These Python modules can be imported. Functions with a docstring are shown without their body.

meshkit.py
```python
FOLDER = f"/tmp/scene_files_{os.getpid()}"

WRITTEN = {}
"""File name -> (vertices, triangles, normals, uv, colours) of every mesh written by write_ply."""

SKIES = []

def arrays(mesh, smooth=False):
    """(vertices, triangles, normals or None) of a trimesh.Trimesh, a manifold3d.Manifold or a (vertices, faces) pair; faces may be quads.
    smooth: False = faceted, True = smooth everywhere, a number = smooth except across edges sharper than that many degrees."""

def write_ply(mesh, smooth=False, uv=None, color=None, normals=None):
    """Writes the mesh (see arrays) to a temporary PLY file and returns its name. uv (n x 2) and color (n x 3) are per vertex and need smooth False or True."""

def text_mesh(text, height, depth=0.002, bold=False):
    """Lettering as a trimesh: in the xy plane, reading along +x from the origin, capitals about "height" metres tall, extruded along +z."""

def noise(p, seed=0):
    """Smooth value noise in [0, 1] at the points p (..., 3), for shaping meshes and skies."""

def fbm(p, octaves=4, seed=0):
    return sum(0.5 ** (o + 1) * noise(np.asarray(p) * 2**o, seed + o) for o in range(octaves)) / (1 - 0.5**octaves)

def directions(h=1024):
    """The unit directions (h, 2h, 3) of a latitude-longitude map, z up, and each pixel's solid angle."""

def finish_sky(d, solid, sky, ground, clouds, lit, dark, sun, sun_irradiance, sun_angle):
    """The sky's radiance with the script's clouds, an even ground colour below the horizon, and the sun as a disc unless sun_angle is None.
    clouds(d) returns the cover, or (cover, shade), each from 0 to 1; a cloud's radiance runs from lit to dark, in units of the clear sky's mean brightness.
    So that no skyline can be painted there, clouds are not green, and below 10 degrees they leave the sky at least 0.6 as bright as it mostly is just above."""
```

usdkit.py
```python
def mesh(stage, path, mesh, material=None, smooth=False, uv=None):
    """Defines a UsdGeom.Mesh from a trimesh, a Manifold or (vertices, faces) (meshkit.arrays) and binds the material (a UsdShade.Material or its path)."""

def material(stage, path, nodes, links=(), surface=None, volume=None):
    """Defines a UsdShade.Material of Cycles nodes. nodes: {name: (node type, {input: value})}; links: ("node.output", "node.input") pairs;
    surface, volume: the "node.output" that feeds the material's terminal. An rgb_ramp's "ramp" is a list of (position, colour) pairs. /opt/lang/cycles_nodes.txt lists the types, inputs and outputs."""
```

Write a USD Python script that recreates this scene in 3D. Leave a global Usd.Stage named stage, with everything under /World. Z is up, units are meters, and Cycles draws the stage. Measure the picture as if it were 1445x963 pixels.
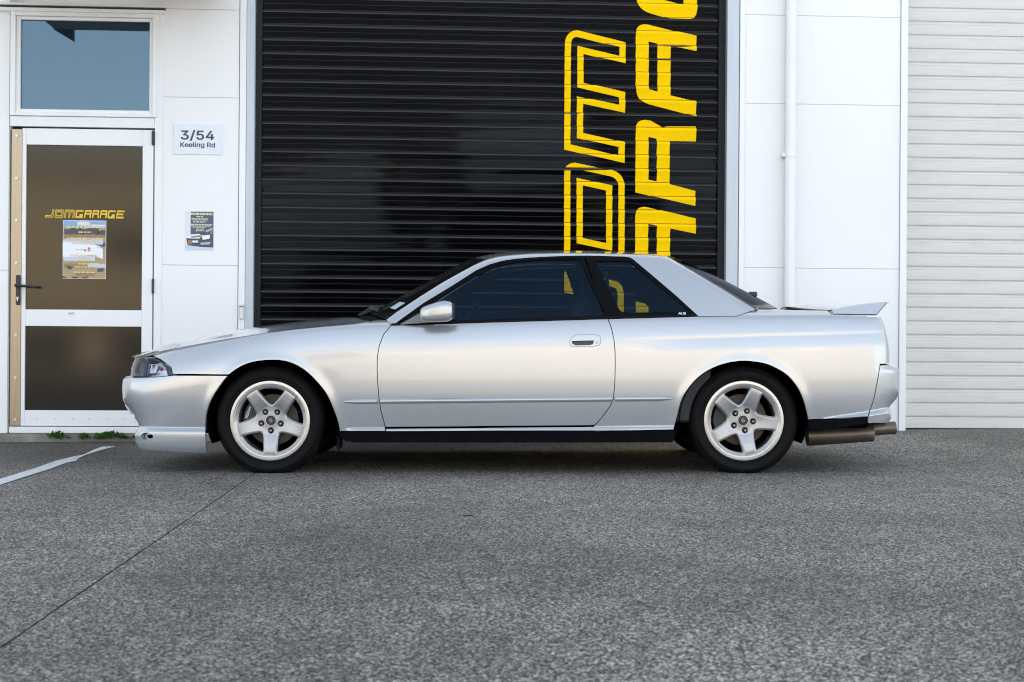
import math, random
import numpy as np
import trimesh, shapely, usdkit, meshkit
from shapely.geometry import Polygon, LineString, Point, box as sbox
from shapely import affinity
from scipy.spatial import Delaunay
from scipy.interpolate import LinearNDInterpolator, PchipInterpolator, CubicSpline
from pxr import Usd, UsdGeom, UsdShade, UsdLux, Gf, Sdf, Vt

stage = Usd.Stage.CreateInMemory()
UsdGeom.SetStageUpAxis(stage, 'Z')
UsdGeom.Xform.Define(stage, '/World')
UsdGeom.Scope.Define(stage, '/World/Looks')

# ------------------------------------------------------------------ camera, sky, sun, exposure
CAM = np.array([0.0, -7.8, 0.728])
FPX, CX, CY = 2001.0, 722.5, 481.5            # focal length and centre in pixels of a 1445 px wide picture
cam = UsdGeom.Camera.Define(stage, '/World/camera')
cam.CreateHorizontalApertureAttr(36.0)
cam.CreateVerticalApertureAttr(24.0)
cam.CreateFocalLengthAttr(36.0 * FPX / 1445.0)
cam.CreateFStopAttr(6.0)
cam.CreateFocusDistanceAttr(7.7)
cam.CreateExposureAttr(EXPOSURE := 2.6)
cam.AddTranslateOp().Set(Gf.Vec3d(*CAM))
cam.AddRotateXOp().Set(90.0)

SUN_EL, SUN_AZ = math.radians(22.0), math.atan2(-0.30, 0.954)   # direction towards the sun: behind the building
sd = np.array([math.sin(SUN_AZ) * math.cos(SUN_EL), math.cos(SUN_AZ) * math.cos(SUN_EL), math.sin(SUN_EL)])
sun = UsdLux.DistantLight.Define(stage, '/World/sun')
sun.CreateIntensityAttr(0.6)
sun.CreateAngleAttr(0.53)
sun.CreateColorAttr(Gf.Vec3f(1.0, 0.86, 0.68))
sun.GetPrim().CreateAttribute('inputs:normalize', Sdf.ValueTypeNames.Bool).Set(True)
zax = sd; xax = np.cross([0, 0, 1.0], zax); xax /= np.linalg.norm(xax); yax = np.cross(zax, xax)
mm = np.eye(4); mm[0, :3], mm[1, :3], mm[2, :3] = xax, yax, zax
sun.AddTransformOp().Set(Gf.Matrix4d(mm.tolist()))
sky = UsdLux.DomeLight.Define(stage, '/World/sky')
sky_m = usdkit.material(stage, '/World/Looks/sky_air', {
    'sky': ('sky_texture', {'sky_type': 'single_scattering', 'sun_disc': False, 'sun_elevation': SUN_EL, 'sun_rotation': SUN_AZ, 'altitude': 50.0, 'air_density': 0.6, 'aerosol_density': 0.05, 'ozone_density': 2.0}),
    'co': ('texture_coordinate', {}),
    'mp': ('mapping', {'scale': (1.2, 1.2, 3.2)}),
    'nz': ('noise_texture', {'scale': 1.7, 'detail': 7.0, 'roughness': 0.6, 'distortion': 0.3}),
    'rp': ('rgb_ramp', {'ramp': [(0.0, (0, 0, 0)), (0.60, (0, 0, 0)), (0.80, (0.25, 0.25, 0.25)), (1.0, (0.4, 0.4, 0.4))]}),
    'gm': ('gamma', {'gamma': 0.54}),
    'wb': ('mix', {'mix_type': 'multiply', 'fac': 1.0, 'color2': (1.165, 1.00, 0.855)}),
    'mx': ('mix', {'color2': (1.9, 1.9, 1.95)}),
    'bg': ('background_shader', {'strength': 0.15})},
    [('sky.color', 'gm.color'), ('gm.color', 'wb.color1'), ('wb.color', 'mx.color1'), ('co.generated', 'mp.vector'), ('mp.vector', 'nz.vector'), ('nz.fac', 'rp.fac'), ('rp.color', 'mx.fac'), ('mx.color', 'bg.color')],
    surface='bg.background')
UsdShade.MaterialBindingAPI.Apply(sky.GetPrim()).Bind(sky_m)

# ------------------------------------------------------------------ helpers
used = {}
def numbered(path):
    if path not in used:
        used[path] = 0
        return path
    used[path] += 1
    return f'{path}_{used[path]:03d}'

def child_path(name, parent):
    base = '/World' if parent is None else str(parent.GetPath())
    return numbered(f'{base}/{name}')

def tag(prim, label=None, cat=None, group=None, kind=None):
    for k, v in (('label', label), ('category', cat), ('group', group), ('kind', kind)):
        if v:
            prim.SetCustomDataByKey(k, v)
    return prim

def thing(name, label=None, cat=None, matrix=None, group=None, kind=None, parent=None):
    x = UsdGeom.Xform.Define(stage, child_path(name, parent))
    if matrix is not None:
        x.AddTransformOp().Set(Gf.Matrix4d(np.asarray(matrix, float).tolist()))
    return tag(x.GetPrim(), label, cat, group, kind)

def obj(name, mesh, mat, parent=None, smooth=False, normals=None, matrix=None, label=None, cat=None, group=None, kind=None):
    p = child_path(name, parent)
    if normals is not None:
        v, f = mesh
        m = UsdGeom.Mesh.Define(stage, p)
        m.CreatePointsAttr(Vt.Vec3fArray.FromNumpy(np.asarray(v, np.float32)))
        m.CreateFaceVertexCountsAttr(Vt.IntArray.FromNumpy(np.full(len(f), 3, np.int32)))
        m.CreateFaceVertexIndicesAttr(Vt.IntArray.FromNumpy(np.asarray(f, np.int32).ravel()))
        m.CreateSubdivisionSchemeAttr('none')
        m.CreateNormalsAttr(Vt.Vec3fArray.FromNumpy(np.asarray(normals, np.float32)))
        m.SetNormalsInterpolation('vertex')
        UsdShade.MaterialBindingAPI.Apply(m.GetPrim()).Bind(mat)
    else:
        m = usdkit.mesh(stage, p, mesh, mat, smooth=smooth)
    if matrix is not None:
        m.AddTransformOp().Set(Gf.Matrix4d(np.asarray(matrix, float).tolist()))
    return tag(m.GetPrim(), label, cat, group, kind)

def bx(x0, x1, y0, y1, z0, z1, ch=0.0):
    """a box between two corners, with chamfered edges where ch > 0"""
    if ch <= 0:
        b = trimesh.creation.box([x1 - x0, y1 - y0, z1 - z0]); b.apply_translation([(x0 + x1) / 2, (y0 + y1) / 2, (z0 + z1) / 2]); return b
    pts = []
    for sx in (0, 1):
        for sy in (0, 1):
            for sz in (0, 1):
                c = np.array([(x0, x1)[sx], (y0, y1)[sy], (z0, z1)[sz]])
                d = np.array([1 - 2 * sx, 1 - 2 * sy, 1 - 2 * sz]) * ch
                for k in range(3):
                    o = d.copy(); o[k] = 0
                    pts.append(c + o)
    return trimesh.convex.convex_hull(np.array(pts))

def cat(*ms):
    return trimesh.util.concatenate([m for m in ms if m is not None])

def prism(poly, y0, y1):
    """polygon in (x, z) extruded along y"""
    out = []
    for g in getattr(poly, 'geoms', [poly]):
        if g.is_empty or g.area < 1e-9:
            continue
        m = trimesh.creation.extrude_polygon(g, y1 - y0, engine='earcut')
        v = m.vertices
        m = trimesh.Trimesh(np.stack([v[:, 0], y0 + (y1 - y0) - v[:, 2], v[:, 1]], 1), m.faces, process=False)
        out.append(m)
    return cat(*out)

def tube(pts, r, n=10, caps=True):
    pts = np.asarray(pts, float); r = np.broadcast_to(r, (len(pts),))
    t = np.gradient(pts, axis=0); t /= np.linalg.norm(t, axis=1, keepdims=True)
    a = np.cross(t, [0.123, 0.2, 0.97] if abs(t[0, 2]) < 0.9 else [1, 0.1, 0]); a /= np.linalg.norm(a, axis=1, keepdims=True)
    b = np.cross(t, a); th = np.arange(n) * 2 * np.pi / n
    v = (pts[:, None] + r[:, None, None] * (np.cos(th)[None, :, None] * a[:, None] + np.sin(th)[None, :, None] * b[:, None])).reshape(-1, 3)
    f = []
    for i in range(len(pts) - 1):
        for j in range(n):
            k = (j + 1) % n
            f += [[i * n + j, i * n + k, (i + 1) * n + k], [i * n + j, (i + 1) * n + k, (i + 1) * n + j]]
    if caps:
        v = np.vstack([v, pts[:1], pts[-1:]]); c = len(v) - 2; e = (len(pts) - 1) * n
        for j in range(n):
            k = (j + 1) % n
            f += [[c, k, j], [c + 1, e + j, e + k]]
    return trimesh.Trimesh(v, f, process=False)

def lathe(profile, n=64, axis='y'):
    """profile (r, h) revolved about the axis through the origin; closed loops welcome"""
    pr = np.asarray(profile, float); th = np.arange(n) * 2 * np.pi / n
    v = np.stack([pr[:, None, 0] * np.cos(th), np.broadcast_to(pr[:, 1, None], (len(pr), n)), pr[:, None, 0] * np.sin(th)], -1).reshape(-1, 3)
    f = []
    for i in range(len(pr) - 1):
        for j in range(n):
            k = (j + 1) % n
            f += [[i * n + j, (i + 1) * n + j, (i + 1) * n + k], [i * n + j, (i + 1) * n + k, i * n + k]]
    return trimesh.Trimesh(v, f, process=False)

def text_flat(text, height, depth=0.001, stretch=1.0, bold=False):
    """lettering in the (x, z) plane facing -y, reading along +x, its back on y = 0"""
    m = meshkit.text_mesh(text, height, depth, bold)
    v = m.vertices
    return trimesh.Trimesh(np.stack([v[:, 0] * stretch, -v[:, 2], v[:, 1]], 1), m.faces, process=False)

def sstep(a, b, x):
    t = np.clip((np.asarray(x, float) - a) / (b - a), 0, 1)
    return t * t * (3 - 2 * t)

# ------------------------------------------------------------------ materials
def plain(name, color, rough=0.5, metallic=0.0, coat=0.0, **kw):
    d = {'base_color': color, 'roughness': rough, 'metallic': metallic, 'coat_weight': coat}; d.update(kw)
    return usdkit.material(stage, f'/World/Looks/{name}', {'p': ('principled_bsdf', d)}, [], surface='p.BSDF')

def varied(name, c1, c2, scale=3.0, rough=(0.4, 0.6), bump=0.0, bscale=60.0, metallic=0.0, detail=5.0, stretch=(1, 1, 1), coat=0.0, lo=0.3, hi=0.7, spec=0.5):
    """two tones mixed by noise, the roughness varied with it, and an optional fine relief"""
    nodes = {'co': ('texture_coordinate', {}), 'mp': ('mapping', {'scale': stretch}),
             'n': ('noise_texture', {'scale': scale, 'detail': detail, 'roughness': 0.6}),
             'r': ('rgb_ramp', {'ramp': [(0.0, c1), (lo, c1), (hi, c2), (1.0, c2)]}),
             'rr': ('map_range', {'from_min': 0.3, 'from_max': 0.7, 'to_min': rough[0], 'to_max': rough[1], 'clamp': True}),
             'p': ('principled_bsdf', {'metallic': metallic, 'coat_weight': coat, 'specular_ior_level': spec})}
    links = [('co.object', 'mp.vector'), ('mp.vector', 'n.vector'), ('n.fac', 'r.fac'), ('r.color', 'p.base_color'), ('n.fac', 'rr.value'), ('rr.result', 'p.roughness')]
    if bump:
        nodes['bn'] = ('noise_texture', {'scale': bscale, 'detail': 3.0})
        nodes['b'] = ('bump', {'strength': bump, 'distance': 0.003})
        links += [('co.object', 'bn.vector'), ('bn.fac', 'b.height'), ('b.normal', 'p.normal')]
    return usdkit.material(stage, f'/World/Looks/{name}', nodes, links, surface='p.BSDF')

def pane_mat(name, tint, ior=1.5, rough=0.0, gloss=(1, 1, 1)):
    return usdkit.material(stage, f'/World/Looks/{name}', {
        'f': ('fresnel', {'IOR': ior}), 't': ('transparent_bsdf', {'color': tint}), 'g': ('glossy_bsdf', {'color': gloss, 'roughness': rough}), 'm': ('mix_closure', {})},
        [('f.fac', 'm.fac'), ('t.BSDF', 'm.closure1'), ('g.BSDF', 'm.closure2')], surface='m.closure')

M = {}
M['white_wall'] = varied('white_painted_wall', (0.82, 0.805, 0.785), (0.85, 0.835, 0.815), 1.3, (0.5, 0.6), 0.04, 90, stretch=(1, 1, 0.35))
M['white_metal'] = varied('white_powder_coat', (0.80, 0.79, 0.78), (0.84, 0.83, 0.82), 2.2, (0.32, 0.42))
M['grey_alu'] = varied('grey_aluminium_guide', (0.46, 0.50, 0.54), (0.52, 0.56, 0.60), 4.0, (0.4, 0.5), metallic=0.3, stretch=(6, 6, 0.5))
M['bronze_strip'] = varied('brushed_metal_strip', (0.38, 0.315, 0.225), (0.41, 0.345, 0.25), 9.0, (0.26, 0.36), metallic=1.0, stretch=(8, 8, 0.4))
M['steel'] = plain('dull_steel', (0.55, 0.56, 0.58), 0.35, 1.0)
M['black_metal'] = plain('black_metal', (0.015, 0.016, 0.018), 0.35)
M['black_slat'] = varied('black_shutter_paint', (0.0007, 0.0007, 0.0010), (0.0012, 0.0012, 0.0015), 6.0, (0.10, 0.14), stretch=(1, 1, 6), spec=0.45)
M['yellow_paint'] = varied('yellow_letter_paint', (0.93, 0.575, 0.0005), (0.97, 0.605, 0.001), 5.0, (0.5, 0.6), spec=0.06)
M['dark_gap'] = plain('dark_gap', (0.012, 0.012, 0.013), 0.9)
M['white_slat'] = usdkit.material(stage, '/World/Looks/weathered_white_shutter', {
    'co': ('texture_coordinate', {}), 'mp': ('mapping', {'scale': (1.2, 1, 9)}), 'n': ('noise_texture', {'scale': 3.0, 'detail': 8.0, 'roughness': 0.7}),
    'r': ('rgb_ramp', {'ramp': [(0.0, (0.52, 0.49, 0.44)), (0.36, (0.62, 0.595, 0.55)), (0.5, (0.66, 0.635, 0.59)), (1.0, (0.70, 0.675, 0.63))]}),
    'p': ('principled_bsdf', {'roughness': 0.55})},
    [('co.object', 'mp.vector'), ('mp.vector', 'n.vector'), ('n.fac', 'r.fac'), ('r.color', 'p.base_color')], surface='p.BSDF')
M['footing'] = varied('rough_concrete_footing', (0.13, 0.12, 0.10), (0.30, 0.28, 0.25), 5.0, (0.8, 0.9), 0.6, 120)
M['roofing'] = plain('grey_roof_sheet', (0.25, 0.26, 0.27), 0.6)
M['interior'] = plain('dim_interior', (0.05, 0.052, 0.055), 0.9)
M['cream_wall'] = varied('cream_concrete_panels', (0.45, 0.433, 0.40), (0.495, 0.478, 0.44), 0.7, (0.7, 0.8))
M['window_dark'] = plain('dark_window_glass', (0.02, 0.025, 0.03), 0.06)
M['sign_white'] = plain('white_sign_plate', (0.74, 0.76, 0.80), 0.35)
M['ink'] = plain('dark_blue_ink', (0.045, 0.055, 0.08), 0.5)

def ground_mat(name, tone, gain=1.0):
    """exposed aggregate: grains of several greys, wear patches, darker stains, dirt and painted-in shade by the left wall foot"""
    t = tone
    def c(k, w=1.0): return (k * t * 1.11, k * t * 1.01, k * t * 0.87)
    return usdkit.material(stage, f'/World/Looks/{name}', {
        'g': ('geometry', {}),
        'dn': ('noise_texture', {'scale': 60.0, 'detail': 2.0}),
        'dm': ('mix_vector', {'fac': 0.012}),
        'v': ('voronoi_texture', {'scale': 178.0, 'randomness': 1.0}),
        'vs': ('separate_color', {}),
        'vr': ('rgb_ramp', {'ramp': [(0.0, c(0.02)), (0.32, c(0.12)), (0.56, c(0.70)), (0.80, c(2.0)), (1.0, c(3.7))]}),
        'w': ('noise_texture', {'scale': 330.0, 'detail': 3.0, 'roughness': 0.7}),
        'wm': ('mix', {'mix_type': 'overlay', 'fac': 0.85}),
        'p1': ('noise_texture', {'scale': 0.42, 'detail': 6.0, 'roughness': 0.62}),
        'p1r': ('rgb_ramp', {'ramp': [(0.0, (0.48, 0.48, 0.48)), (0.38, (0.66, 0.66, 0.66)), (0.58, (1.10, 1.10, 1.09)), (1.0, (1.6, 1.6, 1.57))]}),
        'pm': ('mix', {'mix_type': 'multiply', 'fac': 1.0}),
        'p2': ('noise_texture', {'scale': 4.5, 'detail': 5.0, 'roughness': 0.7}),
        'p2r': ('rgb_ramp', {'ramp': [(0.0, (0.62, 0.62, 0.62)), (0.42, (0.88, 0.88, 0.88)), (0.62, (1.08, 1.08, 1.08)), (1.0, (1.32, 1.3, 1.28))]}),
        'pm2': ('mix', {'mix_type': 'multiply', 'fac': 1.0}),
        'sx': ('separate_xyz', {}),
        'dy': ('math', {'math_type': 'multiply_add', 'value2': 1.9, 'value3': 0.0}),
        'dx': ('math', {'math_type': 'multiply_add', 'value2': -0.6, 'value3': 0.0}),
        'dr': ('rgb_ramp', {'ramp': [(0.0, (1, 1, 1)), (0.42, (1, 1, 1)), (0.75, (0.55, 0.54, 0.52)), (1.0, (0.42, 0.41, 0.39))]}),  # darkens towards the left wall foot: dirt mixed with painted-in shade
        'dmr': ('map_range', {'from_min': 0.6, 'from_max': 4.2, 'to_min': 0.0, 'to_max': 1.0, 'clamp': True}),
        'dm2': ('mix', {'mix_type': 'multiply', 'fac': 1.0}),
        'b': ('bump', {'strength': 0.55, 'distance': 0.004}),
        'p': ('principled_bsdf', {'roughness': 0.65, 'specular_ior_level': 0.5})},
        [('g.position', 'dn.vector'), ('g.position', 'dm.a'), ('dn.color', 'dm.b'), ('dm.result', 'v.vector'), ('v.color', 'vs.color'), ('vs.r', 'vr.fac'), ('g.position', 'w.vector'),
         ('vr.color', 'wm.color1'), ('w.fac', 'wm.color2'), ('g.position', 'p1.vector'), ('p1.fac', 'p1r.fac'), ('wm.color', 'pm.color1'), ('p1r.color', 'pm.color2'),
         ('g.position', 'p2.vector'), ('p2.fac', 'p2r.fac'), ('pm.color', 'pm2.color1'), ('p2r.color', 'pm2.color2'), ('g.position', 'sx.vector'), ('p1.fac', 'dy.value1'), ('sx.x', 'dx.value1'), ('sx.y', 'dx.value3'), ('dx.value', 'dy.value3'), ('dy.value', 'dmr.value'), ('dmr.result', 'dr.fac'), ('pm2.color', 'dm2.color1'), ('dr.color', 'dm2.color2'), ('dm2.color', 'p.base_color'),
         ('v.distance', 'b.height'), ('b.normal', 'p.normal')], surface='p.BSDF')
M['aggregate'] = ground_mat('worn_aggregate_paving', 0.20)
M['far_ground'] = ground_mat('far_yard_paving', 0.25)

# ------------------------------------------------------------------ the wall's own frame: u along the wall, v up, w out of the wall
TH, RHO = 0.058, 0.007
ex = np.array([math.cos(TH), math.sin(TH), 0.0]); ey = np.array([-math.sin(TH), math.cos(TH), 0.0]); ez = np.array([0, 0, 1.0])
ux = ex * math.cos(RHO) - ez * math.sin(RHO); uz = ez * math.cos(RHO) + ex * math.sin(RHO)
WO = np.array([0.0, 2.64, 0.0])
WALL = np.eye(4); WALL[0, :3], WALL[1, :3], WALL[2, :3], WALL[3, :3] = ux, ey, uz, WO

def uv(px, py, w=0.0):
    """photo pixel -> (u, v) on the plane w metres in front of the wall"""
    d = np.array([(px - CX) / FPX, 1.0, -(py - CY) / FPX])
    o = WO - ey * w
    t = np.dot(o - CAM, ey) / np.dot(d, ey)
    p = CAM + t * d - WO
    return float(p @ ux), float(p @ uz)

def rect(px0, py0, px1, py1, w=0.0):
    """pixel rectangle (left, top, right, bottom) -> u0, u1, v0, v1 by its middle lines"""
    mx, my = (px0 + px1) / 2, (py0 + py1) / 2
    return uv(px0, my, w)[0], uv(px1, my, w)[0], uv(mx, py1, w)[1], uv(mx, py0, w)[1]

def wbox(r, w0, w1, ch=0.0):
    return bx(r[0], r[1], -w1, -w0, r[2], r[3], ch)

# ------------------------------------------------------------------ ground
def ground_z(x, y):
    return 0.060 * sstep(0.3, 3.2, x) * sstep(0.4, 2.55, y)

def sheet(x0, x1, y0, y1, step, z=ground_z, dz=0.0, shear=0.0):
    nx, ny = max(2, int((x1 - x0) / step) + 1), max(2, int((y1 - y0) / step) + 1)
    X, Y = np.meshgrid(np.linspace(x0, x1, nx), np.linspace(y0, y1, ny), indexing='ij')
    X = X + shear * Y
    Z = z(X, Y) + dz
    v = np.stack([X, Y, Z], -1).reshape(-1, 3)
    i, j = np.meshgrid(np.arange(nx - 1), np.arange(ny - 1), indexing='ij'); a = (i * ny + j).ravel()
    f = np.vstack([np.stack([a, a + ny, a + ny + 1], 1), np.stack([a, a + ny + 1, a + 1], 1)])
    return v, f
ground = thing('forecourt_ground', kind='structure')
SH = -0.045                                  # the joints run square to the wall
for k, (x0, x1) in enumerate(((-9.0, -1.417), (-1.411, 2.300), (2.306, 9.0))):
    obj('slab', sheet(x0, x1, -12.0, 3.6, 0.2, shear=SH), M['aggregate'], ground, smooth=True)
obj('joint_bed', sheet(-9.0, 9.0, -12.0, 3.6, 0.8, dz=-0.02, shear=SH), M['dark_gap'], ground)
def far_sheet():
    o = shapely.box(-400, -400, 400, 400); ins = Polygon([(-9.0 + SH * -12, -12), (9.0 + SH * -12, -12), (9.0 + SH * 3.6, 3.6), (-9.0 + SH * 3.6, 3.6)]).buffer(-0.01)
    v, f = trimesh.creation.triangulate_polygon(o.difference(ins), engine='earcut')
    return np.column_stack([v, np.full(len(v), -0.004)]), f
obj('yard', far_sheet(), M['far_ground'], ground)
# ------------------------------------------------------------------ the warehouse: wall, door, window, shutters
wh = thing('warehouse', 'white clad warehouse unit with black and white roller shutters behind the car', 'building', WALL)
W0 = -0.0
def part(name, m, mat, parent=wh, **kw):
    return obj(name, m, mat, parent, **kw)

vT = 6.9                                             # top of the wall
L_shut, R_shut = uv(358, 250, -0.10)[0], uv(1025, 250, -0.10)[0]
jl0, jl1 = uv(346.5, 300)[0], uv(358.0, 300)[0]
jr0, jr1 = uv(1025, 250)[0], uv(1042, 250)[0]
LINT = 4.35                                          # head of the roller doors, above the frame
base_l, base_r = uv(150, 612)[1], uv(1170, 611)[1]

# cladding panels of the left pier (between door frame and shutter), joints 8 mm recessed
def panel_stack(px0, px1, joints, v_bottom, v_top, name='wall_panel', w=0.0, pxm=None):
    u0, u1 = uv(px0, 250)[0], uv(px1, 250)[0]
    pm = (px0 + px1) / 2
    vs = [v_bottom] + [uv(pm, j)[1] for j in sorted(joints, reverse=True)] + [v_top]
    vs = [v_bottom] + sorted(v for v in vs[1:-1] if v > v_bottom + 0.05) + [v_top]
    for a, b in zip(vs, vs[1:]):
        part(name, bx(u0, u1, -w, 0.10, a + 0.001, b - 0.001, 0.0014), M['white_wall'])
panel_stack(228.5, 336.5, (13.5, 137.8, 374.6), base_l, vT)
panel_stack(-520, 12.5, (379,), base_l, vT)
panel_stack(1050.5, 1269.5, (23, 147.6, 379), base_r, vT)
part('flashing', wbox(rect(337, 0, 346.2, 620)[:2] + (base_l, LINT), 0.0, 0.006, 0.002), M['white_metal'])
part('flashing', wbox(rect(1042.5, 0, 1050, 620)[:2] + (base_r, LINT), 0.0, 0.006, 0.002), M['white_metal'])
ru0, ru1 = uv(1270, 250)[0], uv(1279.5, 250)[0]
part('flashing', bx(ru0, ru1, -0.012, 0.16, base_r, LINT, 0.002), M['white_metal'])
# wall behind the joints and above the openings
part('wall', bx(-9.5, jl0, 0.102, 0.25, base_l + 0.01, vT - 0.01), M['white_wall'])
part('wall', bx(jr1, ru1 - 0.01, 0.102, 0.25, base_r + 0.01, vT - 0.01), M['white_wall'])
part('wall', bx(jl0 - 0.01, ru1 + 4.6, 0.03, 0.26, LINT + 0.02, vT - 0.02), M['white_wall'])
part('wall', bx(ru1 + 4.5, 26.0, 0.0, 0.25, base_r, vT - 0.03), M['white_wall'])
part('wall', bx(-22.0, -9.4, 0.0, 0.25, base_l, vT - 0.03), M['white_wall'])
part('roof', cat(bx(-22.2, 26.2, -0.06, 16.0, vT, vT + 0.16), bx(-22, -21.7, 0.26, 15.8, 0.1, vT), bx(25.7, 26, 0.26, 15.8, 0.1, vT), bx(-22, 26, 15.6, 15.8, 0.1, vT)), M['roofing'])
part('footing', bx(-22.0, jl1, -0.015, 0.25, -0.10, base_l - 0.001, 0.004), M['footing'])
part('footing', bx(jr0, ru1, -0.004, 0.25, -0.10, base_r - 0.001, 0.004), M['footing'])

# shutter guides
part('shutter_guide', bx(jl0, jl1, -0.004, 0.20, base_l, LINT, 0.003), M['grey_alu'], label='grey metal guide at the left of the black shutter')
part('shutter_guide', bx(jr0, jr1, -0.004, 0.20, base_r, LINT, 0.003), M['grey_alu'], label='grey metal guide at the right of the black shutter')
part('guide_shade', bx(jl1, uv(368.5, 250, -0.07)[0], 0.06, 0.09, base_l, LINT), M['dark_gap'])  # dark strips standing in for the guides' shade on the slat ends
part('guide_shade', bx(uv(1013, 250, -0.07)[0], jr0, 0.06, 0.09, base_r, LINT), M['dark_gap'])
hk = uv(341, 441)
lt = part('latch', cat(bx(hk[0] - 0.012, hk[0] + 0.012, -0.020, 0.0, hk[1] - 0.05, hk[1] + 0.04, 0.003), bx(hk[0] - 0.016, hk[0] + 0.016, -0.035, -0.004, hk[1] + 0.04, hk[1] + 0.055, 0.004)), M['steel'])

# --- the black roller shutter: curved slats one by one
PITCH = 0.1030
sh = thing('roller_shutter', parent=wh, label='black roller shutter with big yellow lettering painted up it')
SW = -0.105                                          # its plane lies 105 mm behind the wall face
PROF = np.array([(0.0, 0.0), (0.02, 0.0), (0.045, 0.0006), (0.06, 0.0010), (0.09, 0.0018), (0.36, 0.0078), (0.395, 0.0086), (0.410, 0.0089), (0.418, 0.0089), (0.428, 0.0087), (0.440, 0.0090), (0.455, 0.0094), (0.50, 0.0105), (0.71, 0.0156), (0.74, 0.0163), (0.77, 0.0169), (0.80, 0.0171), (0.83, 0.0170), (0.86, 0.0166), (0.89, 0.0159), (0.92, 0.0147), (0.945, 0.0130), (0.965, 0.0095), (0.985, 0.003), (1.0, 0.0)])
PROF[:, 1] *= 1.3
PROF2 = np.array([(0.0, 0.0), (0.04, 0.0), (0.08, 0.008), (0.20, 0.011), (0.45, 0.012), (0.70, 0.0115), (0.755, 0.0105), (0.78, 0.0070), (0.80, 0.0070), (0.82, 0.0095), (0.90, 0.0088), (0.94, 0.004), (1.0, 0.004)])
rng = np.random.default_rng(5)
def slat_mesh(u0, u1, v0, w0, pitch, prof, nseg, wob):
    us = np.linspace(u0, u1, nseg + 1)
    V, F = [], []
    n = len(prof)
    tw = np.convolve(rng.normal(0, wob, nseg + 3), [0.25, 0.5, 0.25], 'valid')
    for i, u in enumerate(us):
        for (a, p) in prof:
            V.append((u, -(w0 + p * (1 + tw[i] * 12 * (a - 0.5)) + tw[i] * 0.010 * a), v0 + a * pitch))
        V.append((u, -(w0 - 0.004), v0 + pitch)); V.append((u, -(w0 - 0.004), v0))
    n2 = n + 2
    for i in range(nseg):
        for k in range(n2):
            a, b = i * n2 + k, i * n2 + (k + 1) % n2
            F += [[a, a + n2, b + n2], [a, b + n2, b]]
    for k in range(1, n2 - 1):
        F.append([0, k, k + 1]); e = nseg * n2; F.append([e, e + k + 1, e + k])
    return np.array(V), np.array(F)
v_seam = uv(600, 37.5, SW)[1]                        # one seam seen in the photograph
ks = range(-int((v_seam - 0.12) / PITCH) - 0, int((LINT + 0.02 - v_seam) / PITCH) + 1)
for k in ks:
    v0 = v_seam + k * PITCH
    part('slat', slat_mesh(L_shut - 0.05, R_shut + 0.05, v0, SW, PITCH * 0.992, PROF, 9, 0.02), M['black_slat'], sh, smooth=28)
vb = v_seam + ks[0] * PITCH
part('bottom_rail', bx(L_shut - 0.03, R_shut + 0.03, -SW - 0.02, -SW + 0.02, 0.02, vb - 0.002, 0.004), M['black_metal'], sh)

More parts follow.
